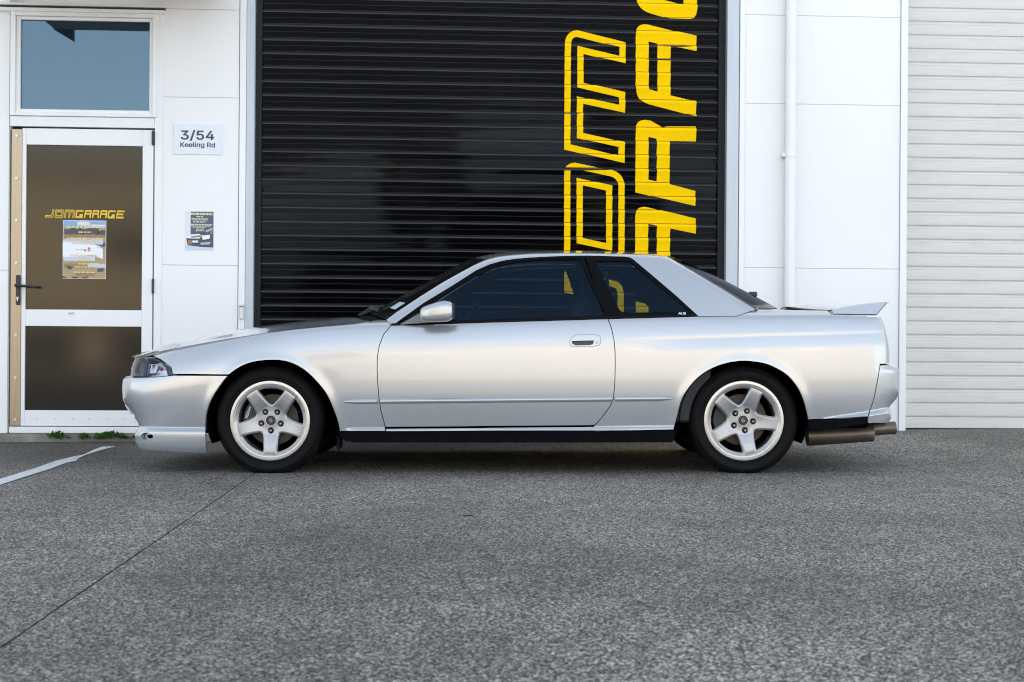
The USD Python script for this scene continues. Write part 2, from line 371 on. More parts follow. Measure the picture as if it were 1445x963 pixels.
# --- its lettering, in units of the photograph (R1: x = 760 + X / S, y = Y / S)
S = 4.8167
def P1(pts, dy=0):
    return [(760 + x / S, (y + dy) / S) for x, y in pts]
def arc(p0, p1, p2, n=6):
    t = np.linspace(0, 1, n)[:, None]
    return [tuple(q) for q in (1 - t) ** 2 * np.array(p0) + 2 * t * (1 - t) * np.array(p1) + t * t * np.array(p2)]
def stroke(pts, wd=42):
    return Polygon(pts).exterior.buffer(wd / 2, join_style=2, mitre_limit=4)
m_line = arc((199, 310), (199, 232), (262, 232)) + [(570, 305), (570, 407), (284, 342), (284, 581), (567, 645), (567, 741), (281, 682), (281, 923), (565, 985), (563, 1084), (194, 1001)]
LM = stroke(m_line)
d_out = arc((194, 1180), (196, 1128), (247, 1129)) + arc((490, 1179), (560, 1196), (563, 1265)) + [(563, 1812), (194, 1722)]
d_in = [(279, 1236), (479, 1280), (479, 1680), (279, 1638)]
LD = stroke(d_out).union(stroke(d_in))
j_line = [(195, 1855)] + [(490, 1927)] + arc((520, 1936), (558, 1946), (558, 2010)) + [(558, 2560), (474, 2545), (474, 2078)] + arc((474, 2060), (472, 2038), (440, 2030), 4) + [(195, 1972)]
LJ = stroke(j_line)
A_out = arc((660, 235), (660, 160), (735, 168)) + [(1072, 247), (1072, 350), (897, 315), (895, 650), (1070, 690), (1070, 793)] + arc((750, 712), (662, 692), (660, 590))
A_in = [(748, 283), (807, 297), (807, 625), (748, 610)]
LA = Polygon(A_out, [A_in])
R_out = arc((660, 880), (660, 818), (722, 817)) + [(760, 822), (845, 868), (870, 860), (1070, 860), (1070, 962), (890, 962), (890, 1255), (1065, 1300), (1065, 1402), (656, 1309)]
LR = Polygon(R_out, [[(747, 932), (803, 945), (803, 1235), (746, 1222)]])
G_out = arc((668, 0), (668, 65), (760, 93)) + [(890, 128)] + arc((1025, 134), (1077, 128), (1077, 60)) + [(1077, -420), (872, -470), (872, -205), (962, -185), (985, -190), (985, 33), (752, -22), (752, -500), (668, -520)]
LG = Polygon(G_out)
E_out = [(668, 0)] + arc((668, 0), (668, 80), (760, 95)) + [(1072, 170), (1072, -420), (985, -440), (985, 62), (905, 42), (905, -395), (825, -415), (825, 25), (752, 8), (752, -500), (668, -520)]
LE = Polygon(E_out).buffer(0)
def to_uv(poly, w):
    return shapely.transform(poly, lambda c: np.array([uv(760 + x / S, y / S, w) for x, y in c]))
def on_slats(poly, w0):
    """lays a letter on the slats' profile"""
    g = to_uv(poly, w0 + 0.008)
    V, F, n = [], [], 0
    for k in ks:
        v0 = v_seam + k * PITCH
        for (a0, p0), (a1, p1) in zip(PROF[1:-2], PROF[2:-1]):
            s = g.intersection(sbox(-9, v0 + a0 * PITCH * 0.992, 9, v0 + a1 * PITCH * 0.992))
            for q in getattr(s, 'geoms', [s]):
                if q.geom_type != 'Polygon' or q.area < 1e-7:
                    continue
                vv, ff = trimesh.creation.triangulate_polygon(q, engine='earcut')
                a = (vv[:, 1] - v0) / (PITCH * 0.992)
                w = w0 + p0 + (a - a0) / (a1 - a0) * (p1 - p0) + 0.0022
                V.append(np.stack([vv[:, 0], -w, vv[:, 1]], 1)); F.append(ff[:, ::-1] + n); n += len(vv)
    v, f = np.vstack(V), np.vstack(F)
    nn = np.cross(v[f[:, 1]] - v[f[:, 0]], v[f[:, 2]] - v[f[:, 0]])
    f[nn[:, 1] > 0] = f[nn[:, 1] > 0][:, ::-1]
    return v, f
for L, dx, dy in ((LM, 0, 0), (LD, 0, 0), (LJ, 0, 0), (LG, 0, 0), (LA, 0, 0), (LR, 0, 0), (LA, -4, 1240), (LG, -8, 2570)):
    part('painted_letter', on_slats(affinity.translate(L, dx, dy), SW), M['yellow_paint'], sh)

# --- the white roller shutter of the next unit
sw = thing('white_roller_shutter', parent=wh, label='weathered white roller shutter at the right edge of the picture')
SW2 = -0.14
wv0 = uv(1360, 604.5, SW2)[1]
part('threshold', bx(ru1, ru1 + 4.5, 0.10, 0.24, wv0 - 0.16, wv0 - 0.012, 0.003), M['dark_gap'], sw)
bar_top = uv(1360, 588.5, SW2)[1]
part('bottom_bar', bx(ru1 - 0.01, ru1 + 4.5, -SW2 - 0.012, -SW2 + 0.02, wv0, bar_top - 0.003, 0.004), M['white_slat'], sw)
P2h = (uv(1360, 15 / 3.4, SW2)[1] - uv(1360, 928 / 3.4, SW2)[1]) / 14.0
k = 0
while bar_top + k * P2h < LINT:
    part('slat', slat_mesh(ru1 - 0.02, ru1 + 4.52, bar_top + k * P2h, SW2 - 0.006, P2h * 0.985, PROF2, 6, 0.006), M['white_slat'], sw, smooth=35)
    k += 1
part('shutter_backing', bx(ru1 - 0.03, ru1 + 4.53, -SW2 + 0.02, -SW2 + 0.05, wv0 - 0.1, LINT), M['dark_gap'], sw)
part('shutter_backing', bx(L_shut - 0.06, R_shut + 0.06, -SW + 0.022, -SW + 0.05, 0.0, LINT), M['dark_gap'], sh)

# --- downpipe on the right pier
du, dw = uv(1115, 300, 0.05)[0], 0.045
dp = part('downpipe', tube([(du, -dw, base_r + 0.02), (du, -dw, 2.0), (du, -dw, 4.0), (du, -dw, vT - 0.1)], 0.040, 20), M['white_metal'], smooth=50)
cz = uv(1113, 219, 0.05)[1]
part('pipe_clip', cat(tube([(du, -dw, cz - 0.012), (du, -dw, cz + 0.012)], 0.0435, 20), bx(du - 0.062, du - 0.040, -0.055, 0.0, cz - 0.014, cz + 0.014, 0.002)), M['white_metal'], dp, smooth=40)

# --- the window over the door
win = thing('window', parent=wh, label='white framed window above the glazed door')
wo, wi = rect(15.2, 18.5, 221.5, 165), rect(28.8, 29.5, 211.0, 155.2)
def frame(o, i, w0, w1, mat, name, parent, ch=0.003):
    part(name, cat(bx(o[0], i[0], -w1, -w0, o[2], o[3], ch), bx(i[1], o[1], -w1, -w0, o[2], o[3], ch), bx(i[0], i[1], -w1 + 0.0015, -w0, o[2], i[2], ch), bx(i[0], i[1], -w1 + 0.0015, -w0, i[3], o[3], ch)), mat, parent)
mid = [(wo[k] * 0.45 + wi[k] * 0.55) for k in range(4)]
frame(wo, mid, -0.06, 0.018, M['white_metal'], 'window_frame', win)
frame(mid, wi, -0.06, 0.002, M['white_metal'], 'window_sash', win)
M['blue_pane'] = pane_mat('window_pane', (0.42, 0.48, 0.52), 2.15, 0.0, (0.62, 0.85, 1.0))
part('pane', bx(wi[0], wi[1], 0.020, 0.026, wi[2], wi[3]), M['blue_pane'], win)
# what is seen through it: a dim stairwell
part('stairwell', cat(bx(wi[0] - 0.4, wi[1] + 0.8, 2.6, 2.7, wi[2] - 0.8, wi[3] + 0.9), bx(wi[0] - 0.4, wi[1] + 0.8, 0.3, 2.6, wi[3] + 0.5, wi[3] + 0.55),
     bx(wi[0] - 0.45, wi[0] - 0.4, 0.3, 2.6, wi[2] - 0.8, wi[3] + 0.5), bx(wi[1] + 0.8, wi[1] + 0.85, 0.3, 2.6, wi[2] - 0.8, wi[3] + 0.5), bx(wi[0] - 0.4, wi[1] + 0.8, 0.3, 2.6, wi[2] - 0.85, wi[2] - 0.8)), M['interior'], win)
st = []
s0 = np.array([wi[0] + 0.42, 1.2, wi[3] + 0.25]); s1 = np.array([wi[1] + 0.5, 1.2, wi[2] - 0.1])
st.append(tube([s0, s1], 0.022, 8)); st.append(tube([s0 + (0.42, 0, 0.12), s1 + (0.42, 0, 0.12)], 0.022, 8))
for t in np.linspace(0.02, 0.98, 22):
    q = s0 + (s1 - s0) * t
    st.append(tube([q + (0.21, 0, 0.05), q + (0.21, 0, 0.55)], 0.008, 6))
part('stair_railing', cat(*st), M['grey_alu'], win)

# trim round the door and window: head flashing with the dark drip line
f0 = uv(-60, 6)[0]; f1 = uv(234, 13.5)[0]
part('head_flashing', cat(bx(f0, f1, -0.035, 0.0, uv(100, 10.5)[1] + 0.003, uv(100, 10.5)[1] + 0.02, 0.002), bx(f0, f1 - 0.004, -0.020, 0.0, uv(100, 18.0)[1], uv(100, 10.5)[1] - 0.012, 0.002)), M['white_metal'])
part('drip_seal', bx(f0, f1, -0.012, 0.0, uv(100, 10.5)[1] - 0.0115, uv(100, 10.5)[1] + 0.0025), M['black_metal'])
tr = rect(13, 12, 228, 612)
ov = rect(13.0, 18.0, 228.3, 611.5)
dr = rect(15.5, 180.5, 217.5, 601.8)
part('door_surround', cat(bx(ov[0], wo[0], -0.004, 0.10, ov[2], ov[3], 0.002), bx(uv(217.8, 300)[0], ov[1], -0.006, 0.10, ov[2], ov[3], 0.002),
     bx(wo[0], uv(217.6, 300)[0], -0.003, 0.10, dr[3] + 0.004, wo[2] - 0.002, 0.002), bx(dr[0] - 0.002, uv(217.6, 300)[0], -0.016, 0.08, ov[2], dr[2] - 0.004, 0.003)), M['white_metal'])
part('door_recess', cat(bx(dr[0], dr[1], 0.045, 0.07, dr[2] - 0.003, dr[3] + 0.003), bx(wo[0], wo[1], 0.13, 0.14, 0.3, 0.32)), M['dark_gap'])

# --- the door itself
door = thing('glazed_door', parent=wh, label='white door with two frosted glass panels left of the car')
stile = rect(30.5, 182.5, 215.3, 601.5)
g1, g2 = rect(36.6, 205.5, 200.8, 437.5), rect(35.6, 460.8, 200.2, 579.3)
midr = (g1[0], g1[1], g2[3], g1[2])
part('door_frame', cat(bx(stile[0], g1[0], -0.006, 0.04, stile[2], stile[3], 0.002), bx(g1[1], stile[1], -0.006, 0.04, stile[2], stile[3], 0.002),
     bx(g1[0], g1[1], -0.0045, 0.038, g1[3], stile[3], 0.002), bx(g1[0], g1[1], -0.0045, 0.038, g2[3], g1[2], 0.002), bx(g1[0], g1[1], -0.0045, 0.038, stile[2], g2[2], 0.002)), M['white_metal'], door)
M['frosted'] = usdkit.material(stage, '/World/Looks/frosted_dark_glass', {
    'co': ('texture_coordinate', {}), 'n': ('noise_texture', {'scale': 95.0, 'detail': 2.0}), 'b': ('bump', {'strength': 0.10, 'distance': 0.0006}),
    'p': ('principled_bsdf', {'base_color': (0.011, 0.0105, 0.010), 'roughness': 0.085, 'ior': 1.6, 'specular_ior_level': 0.44, 'specular_tint': (1.0, 0.85, 0.60)})},
    [('co.object', 'n.vector'), ('n.fac', 'b.height'), ('b.normal', 'p.normal')], surface='p.BSDF')
for g in (g1, g2):
    part('glass_panel', bx(g[0] - 0.004, g[1] + 0.004, 0.008, 0.016, g[2] - 0.004, g[3] + 0.004), M['frosted'], door)
ks_ = rect(15.6, 182.5, 30.3, 601.0)
strip = part('metal_strip', bx(ks_[0], ks_[1], -0.009, 0.03, ks_[2], ks_[3], 0.0015), M['bronze_strip'], door, label='brushed bronze coloured edge strip with bolts')
for px, py in ((24.5, 192), (24.3, 252), (24, 311.5), (23.7, 371), (23.2, 473), (22.5, 533), (22, 592)):
    a = uv(px, py)
    part('bolt', tube([(a[0], -0.016, a[1]), (a[0], -0.008, a[1])], 0.0105, 12), M['steel'], strip)
h0 = rect(23.4, 388.5, 29.6, 430.5)
hd = part('door_handle', bx(h0[0], h0[1], -0.024, -0.009, h0[2], h0[3], 0.005), M['black_metal'], door)
a, b = uv(26.3, 403.5), uv(54.3, 405.8)
part('lever', cat(tube([(a[0], -0.020, a[1]), (a[0], -0.065, a[1])], 0.013, 12), tube([(a[0], -0.062, a[1]), ((a[0] + b[0]) / 2, -0.066, a[1] - 0.004), (b[0], -0.062, b[1])], [0.011, 0.0095, 0.0085], 10)), M['black_metal'], hd, smooth=40)
a = uv(26.1, 422.0)
part('key_cylinder', cat(tube([(a[0], -0.030, a[1] + 0.006), (a[0], -0.022, a[1] + 0.006)], 0.009, 12), bx(a[0] - 0.004, a[0] + 0.004, -0.029, -0.022, a[1] - 0.016, a[1] + 0.004)), M['steel'], hd)
for py0, py1 in ((185, 205.5), (393.5, 414)):
    r = rect(214.6, py0, 217.6, py1)
    part('hinge', bx(r[0], r[1], -0.020, 0.03, r[2], r[3], 0.004), M['black_metal'], door)
r = rect(96.5, 440.8, 104.2, 443.2)
part('letter_slot', bx(r[0], r[1], -0.012, -0.004, r[2], r[3], 0.002), M['steel'], door)
for px in (52.5, 78.5, 102.5, 126, 151, 176):
    a = uv(px, 591)
    part('screw', tube([(a[0], -0.009, a[1]), (a[0], -0.0045, a[1])], 0.004, 8), M['steel'], door)
# lettering on the glass: the same letters, lying along the line
def read_letter(L, x0, sc, zb):
    """turns a letter of the shutter (reading upwards) so that it reads along the line"""
    return shapely.transform(L, lambda c: np.stack([x0 - c[:, 1] * sc, zb - (c[:, 0]) * sc], 1))
yel = M['decal_yellow'] = plain('yellow_decal', (0.75, 0.50, 0.03), 0.5)
tx0, tz0 = uv(63.5, 307.3, -0.008); tx1, tz1 = uv(176, 297.3, -0.008)
seq = [('J', LJ, 2581, 1834), ('D', LD, 1833, 1108), ('M', LM, 1105, 208), ('G', LG, 134, -520), ('A', LA, 793, 167), ('R', LR, 1402, 817), ('A', LA, 793, 167), ('G', LG, 134, -520), ('E', LE, 170, -520)]
gap = 18.0
tot = sum(b_ - t_ for _, _, b_, t_ in seq) + gap * (len(seq) - 1)
scx = (tx1 - tx0) / tot; scz = (tz1 - tz0) / 412.0
cur = 0.0
for n_, L, b_, t_ in seq:
    left = 173 if n_ in 'JDM' else 660
    q = shapely.transform(L, lambda c: np.stack([tx0 + (cur + b_ - c[:, 1]) * scx, tz1 - (c[:, 0] - left) * scz], 1))
    part('glass_letter', prism(q, 0.0055, 0.0079), yel, door)
    cur += (b_ - t_) + gap

# --- signs and posters on the wall and the door
def wall_thing(name, r, label, cat_, w):
    m = WALL.copy()
    m[3, :3] = WO + ux * (r[0] + r[1]) / 2 + uz * r[2] - ey * w
    return thing(name, label, cat_, m), (r[0] - (r[0] + r[1]) / 2, r[1] - (r[0] + r[1]) / 2, 0.0, r[3] - r[2])
r = rect(245.2, 174.8, 314.0, 218.5)
sg, q = wall_thing('address_sign', r, 'white plate reading 3/54 Keeling Rd on the wall beside the door', 'sign', 0.0)
obj('plate', bx(q[0], q[1], -0.006, 0.0, q[2], q[3], 0.0015), M['sign_white'], sg)
def fit_text(s, rr, bold, depth=0.0012):
    m = text_flat(s, 0.1, depth, 1.0, bold)
    lo, hi = m.bounds
    v = m.vertices.copy()
    v[:, 0] = rr[0] + (v[:, 0] - lo[0]) / (hi[0] - lo[0]) * (rr[1] - rr[0])
    v[:, 2] = rr[2] + (v[:, 2] - lo[2]) / (hi[2] - lo[2]) * (rr[3] - rr[2])
    return trimesh.Trimesh(v, m.faces, process=False)
def loc(px0, py0, px1, py1):
    a = rect(px0, py0, px1, py1)
    return a[0] - (r[0] + r[1]) / 2, a[1] - (r[0] + r[1]) / 2, a[2] - r[2], a[3] - r[2]
t1 = fit_text('3/54', loc(255.3, 184.0, 302.6, 199.5), True); t1.apply_translation([0, -0.0062, 0])
t2 = fit_text('Keeling Rd', loc(254.6, 201.2, 303.6, 210.0), True); t2.apply_translation([0, -0.0062, 0])
obj('number_text', t1, M['ink'], sg); obj('street_text', t2, M['ink'], sg)

def col(name, c, rough=0.5):
    k = 'print_' + name
    if k not in M: M[k] = plain(k, c, rough)
    return M[k]
def poster(r, label, w, pieces):
    ps, q = wall_thing('poster', r, label, 'poster', w)
    obj('sheet', bx(q[0], q[1], -0.002, 0.0, q[2], q[3]), col('paper', (0.72, 0.73, 0.76)), ps)
    d = 0.0022
    X = lambda t: q[0] + t * (q[1] - q[0]); Z = lambda t: q[3] * (1 - t)
    for name, mat, pts in pieces:
        polys = [Polygon([(X(a), Z(b)) for a, b in p]) for p in pts]
        if len(polys) > 8:
            obj(name, cat(*[prism(p.buffer(0), -d - 0.0003, -d + 0.0002) for p in polys]), mat, ps, kind='stuff')
        else:
            for p in polys:
                obj(name, prism(p.buffer(0), -d - 0.0003, -d + 0.0002), mat, ps)
        d += 0.0004
    return ps
def words(rows, seed):
    """rows of tiny print too small to read: bars as long as the words"""
    rg = np.random.default_rng(seed); out = []
    for y, x0, x1, h in rows:
        x = x0
        while x < x1 - 0.02:
            l = min(rg.uniform(0.05, 0.13), x1 - x)
            out.append([(x, y), (x + l, y), (x + l, y + h), (x, y + h)])
            x += l + 0.02
    return out
def blob(x0, x1, y0, y1, seed, n=14, amp=0.25):
    rg = np.random.default_rng(seed); top = [(x, y0 + (y1 - y0) * amp * rg.random()) for x in np.linspace(x0, x1, n)]
    bot = [(x, y1 - (y1 - y0) * amp * rg.random()) for x in np.linspace(x1, x0, n)]
    return [top + bot]
rd = rect(88.8, 311.5, 149.8, 393.8, -0.006)
brown, dirt = col('brown', (0.30, 0.20, 0.10)), col('dirt', (0.42, 0.30, 0.16))
poster(rd, 'colourful poster of a white car taped to the frosted door glass', -0.0055, [
    ('printed_sky', col('blue', (0.22, 0.38, 0.62)), [[(0.01, 0.01), (0.99, 0.01), (0.99, 0.13), (0.01, 0.13)]]),
    ('printed_cloud', col('cloud', (0.66, 0.68, 0.74)), blob(0.33, 0.62, 0.01, 0.10, 3) + blob(0.62, 0.98, 0.06, 0.12, 4)),
    ('printed_ground', dirt, [[(0.01, 0.13), (0.99, 0.13), (0.99, 0.99), (0.01, 0.99)]]),
    ('printed_trees', col('dark', (0.075, 0.075, 0.085)), blob(0.03, 0.83, 0.12, 0.27, 7) + blob(0.80, 0.98, 0.15, 0.30, 8) + blob(0.78, 0.98, 0.37, 0.46, 9)),
    ('printed_scrub', brown, blob(0.02, 0.98, 0.23, 0.32, 10) + blob(0.02, 0.7, 0.73, 0.83, 11) + blob(0.3, 0.75, 0.86, 0.97, 12)),
    ('printed_road', col('road', (0.55, 0.57, 0.66)), blob(0.0, 0.93, 0.31, 0.42, 13, amp=0.15) + blob(0.02, 0.75, 0.60, 0.70, 14, amp=0.12) + blob(0.58, 0.99, 0.72, 0.82, 15)),
    ('printed_car', col('white', (0.80, 0.81, 0.86)), [[(0.0, 0.36), (0.45, 0.39), (0.72, 0.415), (0.88, 0.44), (0.93, 0.50), (0.93, 0.66), (0.80, 0.62), (0.70, 0.60), (0.0, 0.63)]]),
    ('printed_shadow', col('dark', (0.075, 0.075, 0.085)), [[(0.08, 0.77), (0.16, 0.78), (0.24, 0.80), (0.20, 0.84), (0.14, 0.845)], [(0.80, 0.83), (0.95, 0.81), (0.94, 0.87), (0.81, 0.88)], [(0.0, 0.95), (0.06, 0.97), (0.10, 0.99), (0.0, 0.99)], [(0.22, 0.96), (0.36, 0.965), (0.36, 0.99), (0.22, 0.99)], [(0.45, 0.965), (0.58, 0.96), (0.58, 0.99), (0.44, 0.99)]]),
    ('printed_number', col('red', (0.45, 0.10, 0.10)), [[(0.50, 0.49), (0.54, 0.49), (0.54, 0.53), (0.50, 0.53)], [(0.58, 0.46), (0.63, 0.46), (0.64, 0.52), (0.59, 0.53)], [(0.80, 0.45), (0.82, 0.45), (0.82, 0.48)], [(0.85, 0.45), (0.88, 0.45), (0.88, 0.48)]]),
    ('printed_lines', col('gold', (0.72, 0.56, 0.24)), words([(0.095, 0.08, 0.94, 0.035), (0.19, 0.36, 0.66, 0.022), (0.295, 0.10, 0.93, 0.024), (0.34, 0.10, 0.85, 0.018), (0.385, 0.22, 0.82, 0.020), (0.49, 0.30, 0.66, 0.020), (0.585, 0.16, 0.80, 0.018), (0.63, 0.37, 0.64, 0.020), (0.68, 0.27, 0.74, 0.020), (0.735, 0.36, 0.66, 0.022), (0.785, 0.27, 0.74, 0.020), (0.875, 0.27, 0.76, 0.026)], 6))])
rp = rect(261.0, 298.0, 301.6, 353.8)
navy = col('navy', (0.085, 0.105, 0.16))
poster(rp, 'small poster with a dark car and yellow lines on the white wall', 0.0, [
    ('printed_panel', navy, [[(0.20, 0.02), (0.99, 0.02), (0.99, 0.93), (0.20, 0.60)]]),
    ('printed_floor', col('pale', (0.58, 0.62, 0.74)), [[(0.02, 0.86), (0.99, 0.93), (0.99, 0.985), (0.02, 0.985)]]),
    ('printed_car', col('dark', (0.075, 0.075, 0.085)), [[(0.05, 0.70), (0.18, 0.62), (0.45, 0.56), (0.75, 0.45), (0.99, 0.44), (0.99, 0.92), (0.55, 0.91), (0.10, 0.87)]]),
    ('printed_bonnet', col('white', (0.80, 0.81, 0.86)), [[(0.06, 0.69), (0.20, 0.60), (0.50, 0.58), (0.60, 0.63), (0.50, 0.70)], [(0.58, 0.62), (0.88, 0.60), (0.86, 0.70), (0.62, 0.73)], [(0.26, 0.75), (0.46, 0.75), (0.46, 0.80), (0.26, 0.80)]]),
    ('printed_glow', brown, [[(0.20, 0.645), (0.55, 0.61), (0.58, 0.66), (0.24, 0.68)], [(0.12, 0.74), (0.24, 0.74), (0.24, 0.84), (0.12, 0.84)], [(0.86, 0.50), (0.97, 0.48), (0.97, 0.58), (0.88, 0.58)]]),
    ('printed_glass', col('sky2', (0.34, 0.45, 0.60)), [[(0.70, 0.50), (0.95, 0.42), (0.98, 0.46), (0.76, 0.54)], [(0.55, 0.80), (0.90, 0.78), (0.88, 0.84), (0.55, 0.86)]]),
    ('printed_heading', col('cream', (0.72, 0.64, 0.36)), words([(0.05, 0.20, 0.96, 0.055)], 2)),
    ('printed_lines', col('cream2', (0.60, 0.58, 0.46)), words([(0.13, 0.40, 0.66, 0.03), (0.185, 0.23, 0.82, 0.026), (0.22, 0.26, 0.80, 0.02), (0.265, 0.28, 0.72, 0.028), (0.33, 0.20, 0.96, 0.03), (0.37, 0.22, 0.90, 0.025), (0.41, 0.28, 0.72, 0.02), (0.45, 0.40, 0.66, 0.022), (0.49, 0.38, 0.68, 0.022)], 4))])

# --- canopy over the entrance, above the frame (seen only mirrored in the window)
cu0, cu1 = uv(50, 60)[0] - 0.26, uv(330, 60)[0]
cn = part('entrance_canopy', bx(cu0, cu1, -1.46, -0.002, 3.275, 3.33, 0.01), M['roofing'], label='flat canopy over the entrance, above the picture')
part('canopy_bracket', prism(Polygon([(cu0, 3.274), (cu0 + 0.17, 3.274), (cu0 + 0.17, 3.175)]), -1.46, -1.42), M['black_metal'], cn)

# ------------------------------------------------------------------ parking line, weeds
M['line_paint'] = usdkit.material(stage, '/World/Looks/worn_road_paint', {
    'g': ('geometry', {}), 'n': ('noise_texture', {'scale': 26.0, 'detail': 6.0, 'roughness': 0.75}), 'r': ('rgb_ramp', {'ramp': [(0.0, (0.18, 0.18, 0.18)), (0.34, (0.40, 0.40, 0.40)), (0.46, (0.72, 0.73, 0.73)), (1.0, (0.82, 0.83, 0.83))]}),
    'p': ('principled_bsdf', {'roughness': 0.75})}, [('g.position', 'n.vector'), ('n.fac', 'r.fac'), ('r.color', 'p.base_color')], surface='p.BSDF')
def gp(px, py):
    d = 0.728 * FPX / (py - CY)
    return (px - CX) / FPX * d, d - 7.8
edge_a = [gp(-120, 706), gp(0, 677.0), gp(50, 661.5), gp(80, 651), gp(102, 645.5), gp(118, 642.5), gp(131, 636.0), gp(145, 631.0)]
edge_b = [gp(162, 631.0), gp(140, 637), gp(121, 643), gp(110, 648), gp(108, 651.5), gp(94, 654.0), gp(70, 663), gp(35, 674), gp(0, 685.5), gp(-120, 722)]
pl = Polygon(edge_a + edge_b).buffer(0)
v, f = trimesh.creation.triangulate_polygon(pl, engine='earcut')
obj('parking_line', (np.column_stack([v, np.full(len(v), 0.004)]), f), M['line_paint'], label='worn white parking line painted on the ground at the left', cat='road marking')

M['leaf'] = usdkit.material(stage, '/World/Looks/weed_leaf', {
    'oi': ('geometry', {}), 'r': ('rgb_ramp', {'ramp': [(0, (0.06, 0.15, 0.02)), (0.6, (0.12, 0.26, 0.04)), (1, (0.22, 0.34, 0.07))]}),
    'd': ('principled_bsdf', {'roughness': 0.55}), 't': ('translucent_bsdf', {'color': (0.12, 0.26, 0.04)}), 'm': ('mix_closure', {'fac': 0.3})},
    [('oi.random_per_island', 'r.fac'), ('r.color', 'd.base_color'), ('d.BSDF', 'm.closure1'), ('t.BSDF', 'm.closure2')], surface='m.closure')
def weed(px0, px1, h, label, seed, n):
    rg = np.random.default_rng(seed)
    a, b = uv(px0, 622, 0.03)[0], uv(px1, 622, 0.03)[0]
    V, F = [], []
    for i in range(n):
        u = rg.uniform(a, b); env = math.sin(math.pi * (0.12 + 0.76 * (u - a) / (b - a)))
        base = np.array([u, -rg.uniform(0.015, 0.05), rg.uniform(0.0, 0.6) * h * env])
        d = np.array([rg.normal(0, 0.7), -abs(rg.normal(0.3, 0.5)), rg.uniform(0.2, 1.2)]); d /= np.linalg.norm(d)
        s = np.cross(d, rg.normal(size=3)); s /= np.linalg.norm(s)
        l = rg.uniform(0.018, 0.042); wdt = l * rg.uniform(0.22, 0.4); nrm = np.cross(d, s) * l * 0.2
        q = [base, base + d * l * 0.5 + s * wdt + nrm, base + d * l, base + d * l * 0.5 - s * wdt + nrm]
        k = len(V); V += q; F += [[k, k + 1, k + 2], [k, k + 2, k + 3]]
    m = WALL.copy(); m[3, :3] = WO + ux * (a + b) / 2 - ey * 0.015
    V = np.array(V) - np.array([(a + b) / 2, -0.0, 0.0])
    w = thing('weed', label, 'weed', m, group=None)
    obj('leaves', (V, np.array(F)), M['leaf'], w)
    st_ = [tube([(x, -0.02, 0), (x + rg.normal(0, 0.01), -0.03, h * 0.5)], 0.0015, 5) for x in np.linspace(a, b, 5) - (a + b) / 2]
    obj('stems', cat(*st_), M['leaf'], w)
weed(69, 94, 0.075, 'small leafy green weed at the wall foot under the door middle', 1, 60)
weed(113, 127, 0.05, 'smallest green weed between two clumps at the wall foot', 2, 34)
weed(136, 178, 0.07, 'widest green weed clump at the wall foot by the car nose', 3, 130)
weed(188, 200, 0.03, 'tiny weed half hidden behind the car front bumper lip', 4, 20)

tw = gp(661, 729.5)
tg_ = thing('twig', 'small dark twig lying on the paving in front of the car door', 'twig', np.array([[1, 0, 0, 0], [0, 1, 0, 0], [0, 0, 1, 0], [tw[0], tw[1], 0.0, 1.0]]))
obj('stick', tube([(-0.024, 0, 0.003), (0.0, 0.004, 0.005), (0.024, -0.002, 0.003)], [0.0025, 0.003, 0.002], 6), plain('dark_twig', (0.02, 0.016, 0.012), 0.8), tg_)
# ------------------------------------------------------------------ the other side of the yard (seen only in reflections)
ob = thing('opposite_warehouse', 'long cream concrete warehouse across the yard behind the camera', 'building')
OY = -36.0
obj('wall', bx(-38, 38, OY - 12, OY, 0, 6.3), M['cream_wall'], ob)
obj('roof', bx(-38.4, 38.4, OY - 12.4, OY + 0.35, 6.3, 6.75), M['roofing'], ob)
dk = obj('added_dark_dock', bx(-14.6, -5.6, OY, OY + 1.1, 0.0, 1.35, 0.03), M['window_dark'], ob)  # low dark box added for its dark reflection in the door glass
obj('added_dock_canopy', bx(-9.7, -5.2, OY, OY + 1.9, 4.1, 5.0, 0.02), M['roofing'], dk)  # added to mirror as a dark patch in the upper door glass
for x_, r_, h_ in ((-9.3, 0.55, 1.0), (-11.9, 0.28, 0.8)):
    obj('added_pale_drum', tube([(x_, OY + 1.8, 0.0), (x_, OY + 1.8, h_ * 0.5), (x_, OY + 1.8, h_)], r_, 20), M['white_slat'], ob)  # unseen drums added to mirror as bright blobs in the door glass
for i, x in enumerate((-31, -25.0, -3.6, 5.0, 13.5, 22.0, 30.0)):
    d_ = obj('roller_door', bx(x, x + 4.2, OY, OY + 0.06, 0.02, 3.3, 0.01), M['cream_wall'], ob)
    obj('lintel', bx(x - 0.15, x + 4.35, OY, OY + 0.10, 3.3, 3.42, 0.01), M['cream_wall'], d_)
for x0_, x1_, z0_, z1_ in ((12.6, 16.2, 3.95, 5.35), (8.7, 9.5, 4.1, 5.2), (-4.6, -1.8, 3.9, 4.35), (0.4, 2.6, 4.0, 4.4), (3.4, 4.4, 4.0, 4.5)):
    obj('white_panel', bx(x0_, x1_, OY, OY + 0.05, z0_, z1_, 0.01), M['white_metal'], ob)
# ------------------------------------------------------------------ the car
# car frame: x to the rear, b sideways from the middle towards the camera, z up
YC, BMAX = 0.8175, 0.8475
CARM = np.eye(4); CARM[3, :3] = (0, YC, 0)
car = thing('coupe_car', 'silver two door coupe with rear wing and five spoke wheels parked side on', 'car', CARM)

